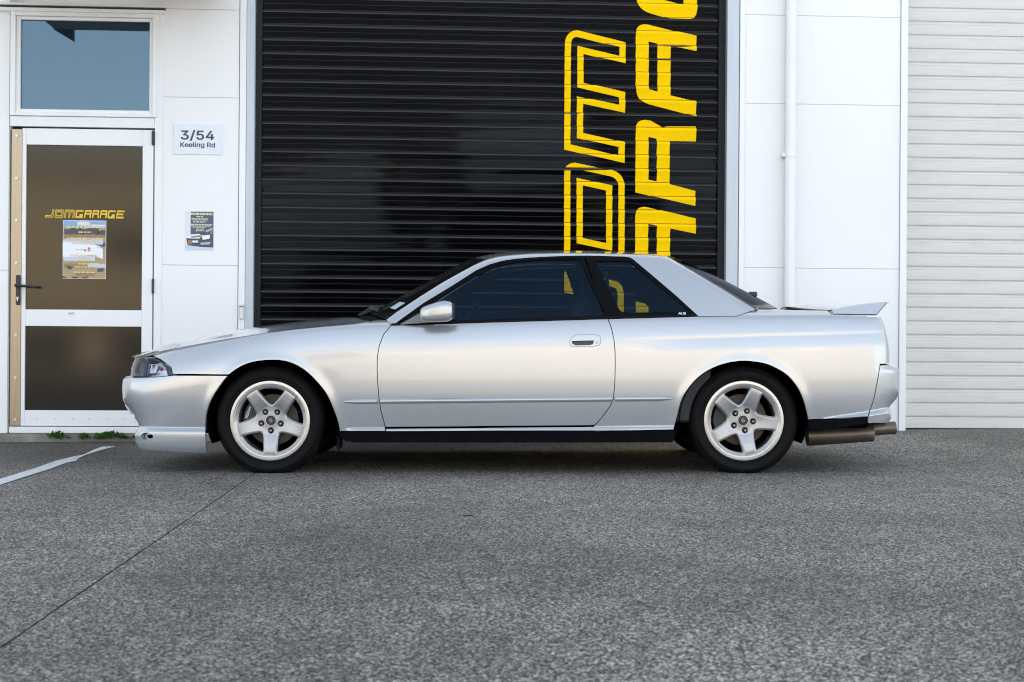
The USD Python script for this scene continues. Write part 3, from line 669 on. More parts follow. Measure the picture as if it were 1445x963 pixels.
M['paint'] = usdkit.material(stage, '/World/Looks/silver_metallic_paint', {
    'co': ('texture_coordinate', {}), 'v': ('voronoi_texture', {'scale': 1100.0}), 'vs': ('separate_color', {}), 'vr': ('map_range', {'to_min': 0.96, 'to_max': 1.03}),
    'mm': ('vector_math', {'math_type': 'scale', 'vector1': (0.444, 0.456, 0.468)}), 'dn': ('noise_texture', {'scale': 2.6, 'detail': 6.0, 'roughness': 0.65}),
    'dr': ('map_range', {'from_min': 0.35, 'from_max': 0.7, 'to_min': 0.225, 'to_max': 0.24, 'clamp': True}),
    'p': ('principled_bsdf', {'metallic': 0.76, 'roughness': 0.33, 'coat_weight': 1.0, 'coat_roughness': 0.03})},
    [('co.object', 'v.vector'), ('v.color', 'vs.color'), ('vs.r', 'vr.value'), ('vr.result', 'mm.scale'), ('mm.vector', 'p.base_color'), ('co.object', 'dn.vector'), ('dn.fac', 'dr.value'), ('dr.result', 'p.roughness')], surface='p.BSDF')
M['trim_black'] = plain('black_window_trim', (0.0012, 0.0014, 0.002), 0.2, specular_ior_level=0.10)
M['rubber'] = plain('black_rubber_seal', (0.0015, 0.0015, 0.002), 0.5, specular_ior_level=0.12)
M['skirt_black'] = varied('satin_black_sill', (0.001, 0.0012, 0.002), (0.002, 0.0024, 0.004), 6.0, (0.40, 0.55), spec=0.08)
M['liner'] = plain('dark_liner', (0.003, 0.003, 0.003), 0.95, specular_ior_level=0.03)
M['side_glass'] = pane_mat('tinted_side_glass', (0.50, 0.56, 0.62), 1.42, 0.0, (0.40, 0.68, 1.0))
M['screen_glass'] = pane_mat('tinted_screen_glass', (0.42, 0.46, 0.47), 1.45)
M['rear_glass'] = pane_mat('dark_rear_glass', (0.06, 0.065, 0.07), 1.26, 0.0, (0.26, 0.28, 0.33))
M['lens'] = pane_mat('clear_lamp_lens', (0.90, 0.92, 0.94), 1.45)
M['chrome'] = plain('chromed_reflector', (0.75, 0.76, 0.78), 0.10, 1.0)
M['lamp_dark'] = plain('dark_lamp_housing', (0.05, 0.055, 0.065), 0.35, 0.3)
M['lamp_silver'] = plain('silver_lamp_bowl', (0.50, 0.54, 0.60), 0.22, 0.9)
M['lamp_red'] = plain('red_lamp', (0.25, 0.02, 0.02), 0.2)
M['wheel'] = varied('silver_wheel_paint', (0.38, 0.382, 0.383), (0.45, 0.452, 0.452), 6.0, (0.30, 0.40), metallic=0.85, coat=0.4)
M['wheel_lip'] = varied('machined_wheel_lip', (0.60, 0.58, 0.54), (0.68, 0.66, 0.62), 8.0, (0.24, 0.34), metallic=0.85)
M['tyre'] = varied('tyre_rubber', (0.0025, 0.0025, 0.003), (0.006, 0.0057, 0.0055), 14.0, (0.28, 0.5), 0.2, 260, spec=0.10)
M['brake'] = varied('rusty_brake_disc', (0.055, 0.045, 0.04), (0.09, 0.075, 0.065), 10.0, (0.4, 0.5), metallic=0.7)
M['caliper'] = plain('dark_caliper', (0.035, 0.033, 0.035), 0.5)
M['nut'] = plain('wheel_nut_metal', (0.36, 0.34, 0.31), 0.30, 1.0)
M['exhaust'] = varied('tarnished_exhaust_steel', (0.15, 0.13, 0.105), (0.25, 0.22, 0.18), 9.0, (0.36, 0.5), metallic=0.9)
M['cloth'] = plain('dark_seat_cloth', (0.022, 0.022, 0.025), 0.9)
M['plastic'] = plain('dark_cabin_plastic', (0.016, 0.016, 0.018), 0.6)
M['white_plate'] = plain('white_plate', (0.7, 0.7, 0.7), 0.4)
M['sticker'] = plain('pale_sticker', (0.55, 0.66, 0.72), 0.4)

def wpx(px, py, y):
    """pixel -> (x, z) on the vertical plane y"""
    d = y - CAM[1]
    return (px - CX) / FPX * d, CAM[2] - (py - CY) / FPX * d
def line_fn(pts, y):
    """z as a function of x along a pixel polyline lying near the plane y"""
    q = np.array([wpx(a, b, y) for a, b in pts])
    return lambda x: np.interp(x, q[:, 0], q[:, 1])

# plan outline: heading angle beta along the outline from the nose centre (0) round the side (90) to the tail centre (180)
dt = 0.004
tf = np.arange(0, 1.9, dt)
bf = np.interp(tf, [0, 0.56, 0.66, 0.76, 0.86, 1.05, 1.45, 1.9], [0, 15, 32, 56, 72, 82, 88.5, 90])
br = np.interp(tf, [0, 0.60, 0.69, 0.79, 0.88, 1.05, 1.45, 1.9], [0, 12, 34, 62, 77, 84, 88.5, 90])
def arcxy(b):
    r = np.radians(b)
    k = np.ones(5) / 5
    r = np.convolve(np.pad(r, 2, 'edge'), k, 'valid')
    return np.cumsum(np.sin(r)) * dt, np.cumsum(np.cos(r)) * dt, r
xf_, bfv, rf = arcxy(bf); xr_, brv, rr_ = arcxy(br)
sf, sr = BMAX / bfv[-1], BMAX / brv[-1]
X_F, X_R = -2.291, 2.255
mid_len = (X_R - xr_[-1] * sr) - (X_F + xf_[-1] * sf)
nm = max(2, int(mid_len / (dt * 2)))
xm = np.linspace(X_F + xf_[-1] * sf, X_R - xr_[-1] * sr, nm + 2)[1:-1]
PX_ = np.concatenate([X_F + xf_ * sf, xm, (X_R - xr_ * sr)[::-1]])
PB_ = np.concatenate([bfv * sf, np.full(nm, BMAX), (brv * sr)[::-1]])
PBeta = np.concatenate([rf, np.full(nm, np.pi / 2), np.pi - rr_[::-1]])
PT = np.concatenate([[0], np.cumsum(np.hypot(np.diff(PX_), np.diff(PB_)))])
ZG = np.arange(0.04, 1.02, 0.004)

# lines of the side, in pixels of the photograph
TL = [(200, 506.5), (230, 499.5), (256, 493.5), (300, 485), (340, 478), (376, 472.5), (412, 468), (460, 463), (505, 460.3), (545, 459), (562, 459.2), (640, 457), (858, 450), (983, 447.2), (1045, 446.8), (1172, 446.2), (1238, 448)]
z_top = line_fn(TL, 0.0)
CR = [(860, 480.5), (1000, 476.3), (1080, 473.6), (1140, 472.4), (1247, 469.3)]
z_cr = line_fn(CR, 0.0)
AF = [(291.5, 640), (290, 607), (291, 586), (299, 563), (311.5, 543.5), (323, 529), (333, 521.5), (345, 515), (362, 510.2), (381, 508.5), (399, 509.3), (421, 517), (437, 528.5), (448, 540), (459, 553.5), (466, 567), (472, 582), (477, 596), (479.5, 610)]
AR = [(950.5, 606), (953, 598), (957, 582), (963, 562), (971, 549), (982, 536), (992, 527.5), (1005, 520), (1020, 514.3), (1037, 510.7), (1050, 509.8), (1062, 510.6), (1085, 515.2), (1097, 521), (1110, 529), (1119, 538.5), (1127, 550), (1137, 577), (1140.5, 592.5)]
def curve_px(p, step=2.0):
    p = np.asarray(p, float); s = np.concatenate([[0], np.cumsum(np.hypot(*np.diff(p, axis=0).T))])
    from scipy.interpolate import make_smoothing_spline
    u = np.linspace(0, s[-1], int(s[-1] / step)); out = np.stack([make_smoothing_spline(s, p[:, k], lam=60.0)(u) for k in (0, 1)], 1)
    return [tuple(q) for q in out]
AF, AR = curve_px(AF), curve_px(AR)
af_xz = np.array([wpx(a, b, -0.01) for a, b in AF]); ar_xz = np.array([wpx(a, b, -0.01) for a, b in AR])

XX, ZZ = np.meshgrid(PX_, ZG, indexing='ij')
low = np.interp(ZG, [0.04, 0.12, 0.20, 0.26, 0.33, 0.40, 0.45, 0.55, 0.65, 0.72, 1.02], [-6, -8, -9, -7.5, -6.0, -2.6, -0.6, 0.9, 1.9, 2.4, 2.6])
top_h = np.array([-0.30, -0.05, -0.02, -0.01, 0.0, 0.008, 0.02, 0.05, 0.08, 0.11, 0.14, 0.17, 0.22])
top_a = np.array([74, 74, 66, 58, 42, 26, 15.5, 10.0, 7.0, 3.6, 1.6, 0.6, 0.0])
H = z_top(XX) - ZZ
# the bonnet side of the wing falls away more gently towards the nose
alpha = low[None, :] + np.interp(H.ravel(), top_h, top_a).reshape(H.shape)
fw = sstep(-1.15, -1.75, XX)                           # front wing: rounder shoulder
alpha += fw * np.interp(H.ravel(), [-0.3, 0.0, 0.02, 0.06, 0.10, 0.15, 0.22], [0, 0, 9, 9, 7, 3, 0]).reshape(H.shape)
dcr = z_cr(XX) - ZZ
wcr = sstep(wpx(868, 0, 0)[0], wpx(960, 0, 0)[0], XX)
alpha += wcr * (-5.0 * np.exp(-((dcr + 0.004) / 0.008) ** 2)) + sstep(wpx(880, 0, 0)[0], wpx(990, 0, 0)[0], XX) * 4.6 * sstep(0.000, 0.008, dcr) * sstep(0.085, 0.050, dcr)
alpha += sstep(-1.50, -1.60, XX) * np.interp(ZZ.ravel(), [0.10, 0.125, 0.145, 0.17, 0.20, 0.235, 0.26], [-32, -22, -4, 4, 8, 13, 0]).reshape(ZZ.shape)
alpha = np.clip(alpha, -40, 74)
ta = np.tan(np.radians(alpha))
cum = np.cumsum((ta[:, 1:] + ta[:, :-1]) / 2 * 0.004, axis=1); cum = np.concatenate([np.zeros((len(PX_), 1)), cum], 1)
Is = cum - cum.min(axis=1, keepdims=True) * 0 - cum[:, np.argmin(abs(ZG - 0.47))][:, None]
# arch lips
pts = np.stack([XX, ZZ], -1)
for poly, amp in ((af_xz, 0.0040), (ar_xz, 0.0032)):
    ls = LineString(poly); c = poly.mean(0)
    near = (abs(XX - c[0]) < 0.75) & (ZZ < 0.95)
    d = np.full(XX.shape, 9.0); d[near] = shapely.distance(shapely.points(pts[near]), ls)
    inside = shapely.contains(Polygon(poly).buffer(0), shapely.points(pts[near])); dd = d[near]; dd[inside] = 0; d[near] = dd
    Is -= amp * np.exp(-(d / 0.030) ** 2) * sstep(0.10, 0.2, ZZ)
# ledges: sill lip, front spoiler lip, rear lip
x_arch_f, x_arch_r = wpx(479, 0, 0)[0], wpx(950, 0, 0)[0]
sill = sstep(x_arch_f + 0.02, x_arch_f + 0.10, XX) * sstep(x_arch_r + 0.05, x_arch_r - 0.0, XX)
z_s1 = line_fn([(480, 604.5), (950, 602)], 0.0)(XX)
Is -= 0.013 * sill * sstep(0.003, -0.012, ZZ - z_s1)
lipf = sstep(-1.55, -1.62, XX) * sstep(0.252, 0.226, ZZ)
Is -= 0.022 * lipf
z_r1 = line_fn([(1150, 592), (1200, 586), (1258, 577.5)], 0.0)(XX)
Is -= 0.020 * sstep(wpx(1150, 0, 0)[0], wpx(1195, 0, 0)[0], XX) * sstep(0.006, -0.022, ZZ - z_r1)
Is += 0.010 * sstep(wpx(242, 0, 0)[0], wpx(200, 0, 0)[0], XX) * sstep(-0.005, 0.02, ZZ - 0.537)

kf = 1 / 247.0
zz = lambda py: CAM[2] - (py - CY) * kf
fp = [(655, 0.098), (640, 0.098), (630, 0.128), (625, 0.100), (618, 0.078), (612, 0.076), (607, 0.095), (604, 0.116), (600, 0.110), (575, 0.034), (567, 0.012), (560, 0.003), (548, 0.0), (538, 0.003), (533.5, 0.010), (531.5, 0.030), (530, 0.042), (518, 0.050), (508, 0.066), (504, 0.073), (499, 0.105), (490, 0.26), (470, 0.50), (400, 1.2)]
rp_ = [(655, 0.16), (600, 0.10), (592, 0.058), (587, 0.044), (582, 0.046), (578, 0.053), (573, 0.053), (568, 0.038), (560, 0.014), (552, 0.002), (545, 0.0), (525, 0.0), (521, 0.004), (518, 0.028), (515, 0.055), (500, 0.055), (485, 0.060), (470, 0.076), (460, 0.092), (453, 0.108), (448, 0.132), (440, 0.17), (400, 0.4)]
def prof(tab):
    q = sorted((zz(py), i) for py, i in tab)
    return PchipInterpolator([a for a, _ in q], [i for _, i in q])(ZG)
If, Ir = prof(fp), prof(rp_)
bd = np.degrees(PBeta)
wf = 1 - sstep(18, 76, bd); wr = sstep(104, 160, bd)
INS = Is * (1 - wf - wr)[:, None] + If[None] * wf[:, None] + Ir[None] * wr[:, None]
SXg = PX_[:, None] + np.cos(PBeta)[:, None] * INS
SBg = PB_[:, None] - np.sin(PBeta)[:, None] * INS
SBg = np.maximum(SBg, 0.0)
from scipy.interpolate import RectBivariateSpline
spX, spB = RectBivariateSpline(PT, ZG, SXg, kx=3, ky=3), RectBivariateSpline(PT, ZG, SBg, kx=3, ky=3)
def skirt(q):
    t, z = q[:, 0], q[:, 1]
    return np.stack([spX(t, z, grid=False), spB(t, z, grid=False), z], 1)

def normals_of(fn, q, e=0.0015):
    du = fn(q + [e, 0]) - fn(q - [e, 0]); dv = fn(q + [0, e]) - fn(q - [0, e])
    n = np.cross(du, dv)
    n /= np.linalg.norm(n, axis=1, keepdims=True) + 1e-12
    return n

def project(p):
    """car points (x, b, z) on the near side -> pixels"""
    y = YC - p[:, 1] - CAM[1]
    return np.stack([CX + FPX * p[:, 0] / y, CY - FPX * (p[:, 2] - CAM[2]) / y], 1)

def inverse(fn, U, V, keep=None):
    """pixels -> surface parameters, for the part of the surface that faces the camera"""
    u, v = np.meshgrid(U, V, indexing='ij'); q = np.stack([u.ravel(), v.ravel()], 1)
    p = fn(q); n = normals_of(fn, q)
    view = np.stack([p[:, 0], YC - p[:, 1] - CAM[1], p[:, 2] - CAM[2]], 1)
    nw = n * [1, -1, 1]
    if np.median(nw[:, 1]) > 0: nw = -nw
    ok = (nw * view).sum(1) < -0.02
    if keep is not None: ok &= keep(q, p)
    ip = LinearNDInterpolator(project(p[ok]), q[ok])
    def f(pts):
        r = ip(np.asarray(pts, float))
        if np.isnan(r).any():
            bad = np.isnan(r[:, 0]); from scipy.spatial import cKDTree
            k = cKDTree(project(p[ok])).query(np.asarray(pts, float)[bad])[1]
            r[bad] = q[ok][k]
        return r
    return f
inv_skirt = inverse(skirt, np.arange(PT[0], PT[-1], 0.012), np.arange(0.08, 0.99, 0.008), lambda q, p: p[:, 2] < z_top(p[:, 0]) + 0.055)

def dens(pts, step=2.0, closed=True):
    pts = np.asarray(pts, float); out = []
    n = len(pts)
    for i in range(n if closed else n - 1):
        a, b = pts[i], pts[(i + 1) % n]
        k = max(1, int(np.ceil(np.linalg.norm(b - a) / step)))
        out += [a + (b - a) * j / k for j in range(k)]
    if not closed: out.append(pts[-1])
    return np.array(out)

def surf_panel(fn, poly, su, sv, flange=0.012, lift=0.0, bstep=None):
    """a sheet cut out of a surface along a polygon in the surface's parameters, its rim turned inwards; returns (v, f, n)"""
    V, F, N, k0 = [], [], [], 0
    for g in getattr(poly, 'geoms', [poly]):
        if g.is_empty or g.area < 1e-6: continue
        sc = np.array([1.0 / su, 1.0 / sv])
        gs = affinity.scale(g, sc[0], sc[1], origin=(0, 0))
        bs = bstep or 0.45
        gs = gs.simplify(0.01)
        loops = [np.array(gs.exterior.segmentize(bs).coords)[:-1]] + [np.array(r.segmentize(bs).coords)[:-1] for r in gs.interiors]
        x0, y0, x1, y1 = gs.bounds
        gx, gy = np.meshgrid(np.arange(math.floor(x0), x1 + 1), np.arange(math.floor(y0), y1 + 1), indexing='ij')
        gx = gx + 0.5 * (np.arange(gx.shape[1]) % 2)[None, :]
        inner = np.stack([gx.ravel(), gy.ravel()], 1)
        core = gs.buffer(-0.42)
        if not core.is_empty:
            shapely.prepare(core); inner = inner[shapely.contains_xy(core, inner[:, 0], inner[:, 1])]
        else: inner = inner[:0]
        pts = np.vstack(loops + [inner])
        d = Delaunay(pts + np.random.default_rng(1).normal(0, 1e-7, pts.shape))
        tri = d.simplices
        cen = pts[tri].mean(1); buf = gs.buffer(1e-6); shapely.prepare(buf)
        tri = tri[shapely.contains_xy(buf, cen[:, 0], cen[:, 1])]
        a = pts[tri]; e1, e2 = a[:, 1] - a[:, 0], a[:, 2] - a[:, 0]; ar = e1[:, 0] * e2[:, 1] - e1[:, 1] * e2[:, 0]
        tri = tri[abs(ar) > 1e-6]; ar = ar[abs(ar) > 1e-6]
        tri[ar < 0] = tri[ar < 0][:, ::-1]
        q = pts / sc
        p, n = fn(q), -normals_of(fn, q)
        V.append(p + n * lift); F.append(tri + k0); N.append(n); k0 += len(p)
        if flange:
            st = 0
            for L in loops:
                m = len(L); idx = np.arange(st, st + m); st += m
                o, nn = p[idx] + n[idx] * lift, n[idx]
                i_ = o - nn * flange
                tn = np.roll(o, -1, 0) - np.roll(o, 1, 0)
                fnr = np.cross(tn, nn); fnr /= np.linalg.norm(fnr, axis=1, keepdims=True) + 1e-12
                V.append(np.vstack([o, i_])); N.append(np.vstack([fnr, fnr]))
                j = np.arange(m); jn = (j + 1) % m
                F.append(np.vstack([np.stack([j, j + m, jn + m], 1), np.stack([j, jn + m, jn], 1)]) + k0); k0 += 2 * m
    return np.vstack(V), np.vstack(F), np.vstack(N)

def to_car(vfn, mirror=False):
    """(x, b, z) -> the car's frame (x, -b, z); triangles wound to agree with the normals"""
    v, f, n = vfn
    s = np.array([1, 1 if mirror else -1, 1.0])
    v, n, f = v * s, n * s, f.copy()
    g = np.cross(v[f[:, 1]] - v[f[:, 0]], v[f[:, 2]] - v[f[:, 0]])
    w = (g * n[f].mean(1)).sum(1) < 0
    f[w] = f[w][:, ::-1]
    return v, f, n
def outward(vfn, ref=(0.0, 0.0, 0.6)):
    v, f, n = vfn
    d = ((v - ref) * n).sum(1)
    return (v, f, n) if np.median(d) > 0 else (v, f, -n)
def join(*parts):
    V, F, N, k = [], [], [], 0
    for v, f, n in parts:
        V.append(v); F.append(f + k); N.append(n); k += len(v)
    return np.vstack(V), np.vstack(F), np.vstack(N)
def emit(name, vfn, mat, parent=car, **kw):
    v, f, n = vfn
    return obj(name, (v, f), mat, parent, normals=n, **kw)
def both(name, vfn, mat, parents=(car, car), labels=(None, None)):
    a = emit(name, to_car(vfn), mat, parents[0], label=labels[0]); b_ = emit(name, to_car(vfn, True), mat, parents[1], label=labels[1])
    return a, b_
def px_poly(inv, pts, step=2.0):
    g = Polygon(inv(dens(pts, step)))
    return g if g.is_valid else g.buffer(0)
def one(name, vfn, mat, parent=car, **kw):
    return emit(name, join(to_car(vfn), to_car(vfn, True)), mat, parent, **kw)

T_of_beta = lambda deg: float(np.interp(deg, bd, PT))
SU, SV = 0.013, 0.0065
GAP = 0.0021
def trimmed(poly): return poly.buffer(-GAP, join_style=2)

# --- seams
HOOD_E = [(199, 503.0), (208, 500.3), (222, 496.8), (238, 493.6), (256, 490.4), (280, 485.6), (310, 480.4), (340, 475.4), (376, 470.2), (412, 465.7), (460, 461.2), (505.5, 457.6), (518, 455.0), (528, 452.3)]
DOOR_F = [(552.0, 459.6), (541.5, 472), (535.2, 488), (532.5, 504), (532.2, 522), (533, 540), (534.5, 560), (537.4, 579.6), (543.8, 603.2)]
DOOR_R = [(838, 600.6), (842.5, 597.4), (852, 586), (861, 573.3), (865.5, 563.4), (867.6, 540), (868.2, 513), (868, 496.5), (866.7, 482), (863, 464), (857.8, 450.3)]
BELT = [(552.0, 459.6), (600, 458.2), (640, 456.9), (700, 454.9), (760, 453.2), (820, 451.4), (857.8, 450.3)]

fender_px = [(244, 528.3), (241.5, 518.3), (226.5, 507.6), (216, 502.8)] + HOOD_E[2:] + [(546, 451.5), (552.0, 459.6)] + DOOR_F[1:] + [(544, 608.8), (479.5, 609.0)] + [q for q in AF[::-1] if q[0] > 323.5 and q[1] < 608.5] + [(322.5, 529)]
fender = trimmed(px_poly(inv_skirt, fender_px))
door_px = DOOR_F + DOOR_R + BELT[::-1][1:-1]
doorp = trimmed(px_poly(inv_skirt, door_px)).difference(px_poly(inv_skirt, [(806.6, 481.6), (838.0, 480.6), (836.6, 486.2), (832, 487.4), (812, 487.8), (808, 485.8)], 1.0))
q_tail = T_of_beta(152)
quarter_px_a = DOOR_R[::-1] + [(838, 600.6)]
qa = inv_skirt(dens([(857.8, 450.3), (983, 446.8), (1040, 446.2), (1066, 437.6), (1110, 437.8), (1168, 439.0), (1173.5, 444.6), (1200, 445.6), (1222, 446.8)], 2.0, False))
qb = inv_skirt(dens([(1242, 514.3), (1240.5, 523), (1237.6, 541), (1232.5, 565.4), (1227.4, 579), (1225.2, 588)] + [(1185, 590.5)] + [q for q in AR[::-1] if q[1] < 606.0] + [(951, 606.8), (840, 609.2)], 2.0, False))
qc = inv_skirt(dens([(838, 601)] + DOOR_R[1:-1], 2.0, False))
quarter = trimmed(Polygon(np.vstack([qa, [[q_tail, qa[-1, 1] - 0.004], [q_tail, 0.604]], qb, qc])).buffer(0))
SILLP = px_poly(inv_skirt, [(544.4, 605.0), (838, 602.2), (842, 602.6), (842, 608.6), (544.4, 609.2)])
zb = 0.118
bump_top = inv_skirt(dens([(322, 530.3), (244.5, 530.0), (222, 532.3), (195, 533.2)], 2.0, False))
bump_arch = inv_skirt(dens([q for q in AF if q[0] < 321.5], 2.0, False))
bumper = Polygon(np.vstack([bump_arch[::-1][0:0], bump_arch, bump_top, [[0.0, bump_top[-1, 1]], [0.0, 0.174], [T_of_beta(12), 0.166], [T_of_beta(25), 0.150], [T_of_beta(40), 0.136], [T_of_beta(60), 0.124], [T_of_beta(82), 0.114]]])).buffer(0)
tt = lambda b: float(np.interp(b, PB_[:len(xf_)] - 0.0, PT[:len(xf_)]))
intake = shapely.box(-0.1, 0.262, tt(0.40), 0.375)
dq = inv_skirt(np.array([(206.5, 616.0), (204.5, 616.0)]))
duct = affinity.scale(Point(dq[0, 0], dq[0, 1]).buffer(1.0, 24), 0.040, 0.018)
plate_hole = shapely.box(-0.1, 0.272, 0.1, 0.37)
bumper_f = trimmed(bumper.difference(intake).difference(duct))
rb = inv_skirt(dens([(1224.2, 597.2), (1225.2, 588.3), (1227.6, 579), (1232.7, 565.4), (1237.8, 541), (1240.7, 523), (1242.2, 515.6)], 2.0, False))
rbump = trimmed(Polygon(np.vstack([rb, [[T_of_beta(150), 0.598], [PT[-1], 0.598], [PT[-1], 0.285], [T_of_beta(120), 0.272]]])).buffer(0))
sk = lambda poly, **k: outward(surf_panel(skirt, poly, SU, SV, **k), (0, 0, 0.55))

fe = both('front_wing', sk(fender), M['paint'])
dn = emit('door', to_car(sk(doorp)), M['paint'], label='door on the near side with its handle and mirror'); df = emit('door', to_car(sk(doorp), True), M['paint'])
doors = (dn, df)
qp = both('quarter_panel', sk(quarter), M['paint'])
both('sill_trim', sk(trimmed(SILLP)), M['paint'])
fb = one('front_bumper', sk(bumper_f, flange=0.02), M['paint'])
one('intake_mesh', sk(shapely.box(0.0, 0.255, tt(0.41), 0.38), flange=0, lift=-0.05), M['liner'], fb)
both('duct_tunnel', sk(duct.buffer(0.01), flange=0.0, lift=-0.025), M['paint'], (fb, fb))
duct_in = affinity.scale(Point(dq[0, 0] + 0.010, dq[0, 1] - 0.002).buffer(1.0, 20), 0.022, 0.012)
both('duct_hole', sk(duct_in, flange=0.0, lift=-0.022), M['liner'], (fb, fb))
rbp = one('rear_bumper', sk(rbump, flange=0.02), M['paint'])
tp_ = one('tail_panel', sk(shapely.box(q_tail + 0.004, 0.604, PT[-1], 0.842), flange=0.01, lift=-0.004), M['trim_black'])
for bb in (0.19, 0.37):
    tq = float(np.interp(bb, PB_[::-1][:len(xr_)][:], PT[::-1][:len(xr_)]))
    both('tail_lamp', sk(Point(tq, 0.735).buffer(0.068, 20), flange=0.006, lift=0.0015), M['lamp_red'])
# black sills between and behind the wheels
sill_px = [(479.6, 609.6), (544, 609.8), (840, 609.6), (951, 607.2), (952.5, 618), (949, 625.0), (700, 625.5), (500, 625.2), (487, 623.0), (480, 617)]
both('side_skirt', sk(px_poly(inv_skirt, sill_px), flange=0.05, lift=-0.010), M['skirt_black'])
val_px = [(1140.8, 593.4), (1185, 591.4), (1225.0, 589.0), (1223.6, 598.4), (1180, 605.5), (1146, 607.5), (1141, 603)]
both('rear_valance', sk(px_poly(inv_skirt, val_px), flange=0.05, lift=-0.010), M['skirt_black'])
# side rubbing strips, one on each panel: a rounded bar standing proud of the body
def strip(x0, x1, ya, yb, taper0, taper1):
    xs = np.linspace(x0, x1, max(12, int((x1 - x0) / 6)))
    V, N, rows = [], [], 9
    for x in xs:
        t = (x - x0) / (x1 - x0); yc_ = ya + (yb - ya) * t
        k = 1.0
        if taper0: k *= math.sqrt(min(1.0, max(0.02, (x - x0) / 22.0)))
        if taper1: k *= math.sqrt(min(1.0, max(0.02, (x1 - x) / 22.0)))
        q = inv_skirt(np.array([[x, yc_]]))[0]
        for a in np.linspace(-1, 1, rows):
            qq = np.array([[q[0], q[1] + a * 0.0145 * k]])
            p = skirt(qq)[0]; n = normals_of(skirt, qq)[0]
            if n[1] < 0: n = -n
            V.append(p + n * (0.0105 * k * (1 - abs(a) ** 2.6) - 0.0006)); 
    V = np.array(V).reshape(len(xs), rows, 3)
    i, j = np.meshgrid(np.arange(len(xs) - 1), np.arange(rows - 1), indexing='ij'); a = (i * rows + j).ravel()
    f = np.vstack([np.stack([a, a + rows, a + rows + 1], 1), np.stack([a, a + rows + 1, a + 1], 1)])
    v = V.reshape(-1, 3)
    _, _, n = meshkit.arrays((v, f), True)
    if np.median(n[:, 1]) < 0: n = -n
    return v, f, n
YS = lambda x: 567.2 + (x - 483) * (562.6 - 567.2) / (950 - 483)
for x0, x1, t0, t1, par in ((483, 532.5, 1, 0, fe), (536.0, 863.2, 0, 0, doors), (867.8, 951, 0, 1, qp)):
    both('side_moulding', strip(x0, x1, YS(x0), YS(x1), t0, t1), M['paint'], par)

# dark inner skin behind the gaps and round the wheel wells
af_poly = Polygon(inv_skirt(dens(AF + [(479.5, 660), (291, 660)], 2.0))).buffer(0.03)
ar_poly = Polygon(inv_skirt(dens(AR + [(1141, 660), (950, 660)], 2.0))).buffer(0.03)
belt_tz = inv_skirt(dens([(214, 508), (256, 496), (340, 481), (505, 464), (560, 466), (858, 459), (1045, 452), (1172, 450), (1235, 455)], 3.0, False))
skin = Polygon(np.vstack([belt_tz, [[T_of_beta(165), 0.80], [T_of_beta(165), 0.33]], inv_skirt(np.array([(1215, 594), (1141, 604), (951, 618), (480, 618), (300, 630)])), [[T_of_beta(20), 0.30], [T_of_beta(20), 0.52]]])).buffer(0)
LAMP_ZONE = shapely.box(0, 0.52, inv_skirt(np.array([(243.5, 525)]))[0, 0] + 0.015, 0.66)
one('inner_skin', sk(skin.difference(af_poly).difference(ar_poly).difference(LAMP_ZONE), flange=0, lift=-0.022), M['liner'])

# --- greenhouse: a side surface from the belt to the roof edge
E_PX = [(545.5, 451.5), (559.5, 440.8), (592, 419.5), (624.6, 399), (650, 384.6), (670, 373.6), (685.5, 366.6), (700, 362.8), (720, 360.2), (748, 358.2), (793, 357.2), (838, 357.6), (880, 358.6), (915, 359.9), (941, 361.8), (966, 377), (1016.7, 407), (1050, 427.3), (1066, 436.8)]
ze_fn = line_fn(E_PX, 0.20)
gx = np.arange(-0.86, 1.50, 0.006); gz = np.arange(0.76, 1.34, 0.004)
zt_g = z_top(gx); 
tg = np.array([np.interp(x, PX_[len(xf_) // 3:-len(xr_) // 3], PT[len(xf_) // 3:-len(xr_) // 3]) for x in gx])
bT = spB(tg, zt_g - 0.002, grid=False)
bT = bT - 0.004 - 0.030 * sstep(-0.38, -0.86, gx) - 0.040 * sstep(1.02, 1.42, gx)
GXX, GZZ = np.meshgrid(gx, gz, indexing='ij')
ga = 21 + (GZZ - zt_g[:, None]) * 24 + 40 * sstep(0.045, -0.012, ze_fn(GXX) - GZZ)
ga = np.clip(ga, 10, 70)
tga = np.tan(np.radians(ga)); cg = np.concatenate([np.zeros((len(gx), 1)), np.cumsum((tga[:, 1:] + tga[:, :-1]) / 2 * 0.004, axis=1)], 1)
c0 = np.array([np.interp(zt_g[i], gz, cg[i]) for i in range(len(gx))])
GB = bT[:, None] - (cg - c0[:, None])
from scipy.ndimage import gaussian_filter
GB = gaussian_filter(GB, (4, 0.8), mode='nearest')
spG = RectBivariateSpline(gx, gz, GB, kx=3, ky=3)
def green(q):
    return np.stack([q[:, 0], spG(q[:, 0], q[:, 1], grid=False), q[:, 1]], 1)
inv_g = inverse(green, gx[::3], gz[::2], lambda q, p: q[:, 1] < ze_fn(q[:, 0]) + 0.05)

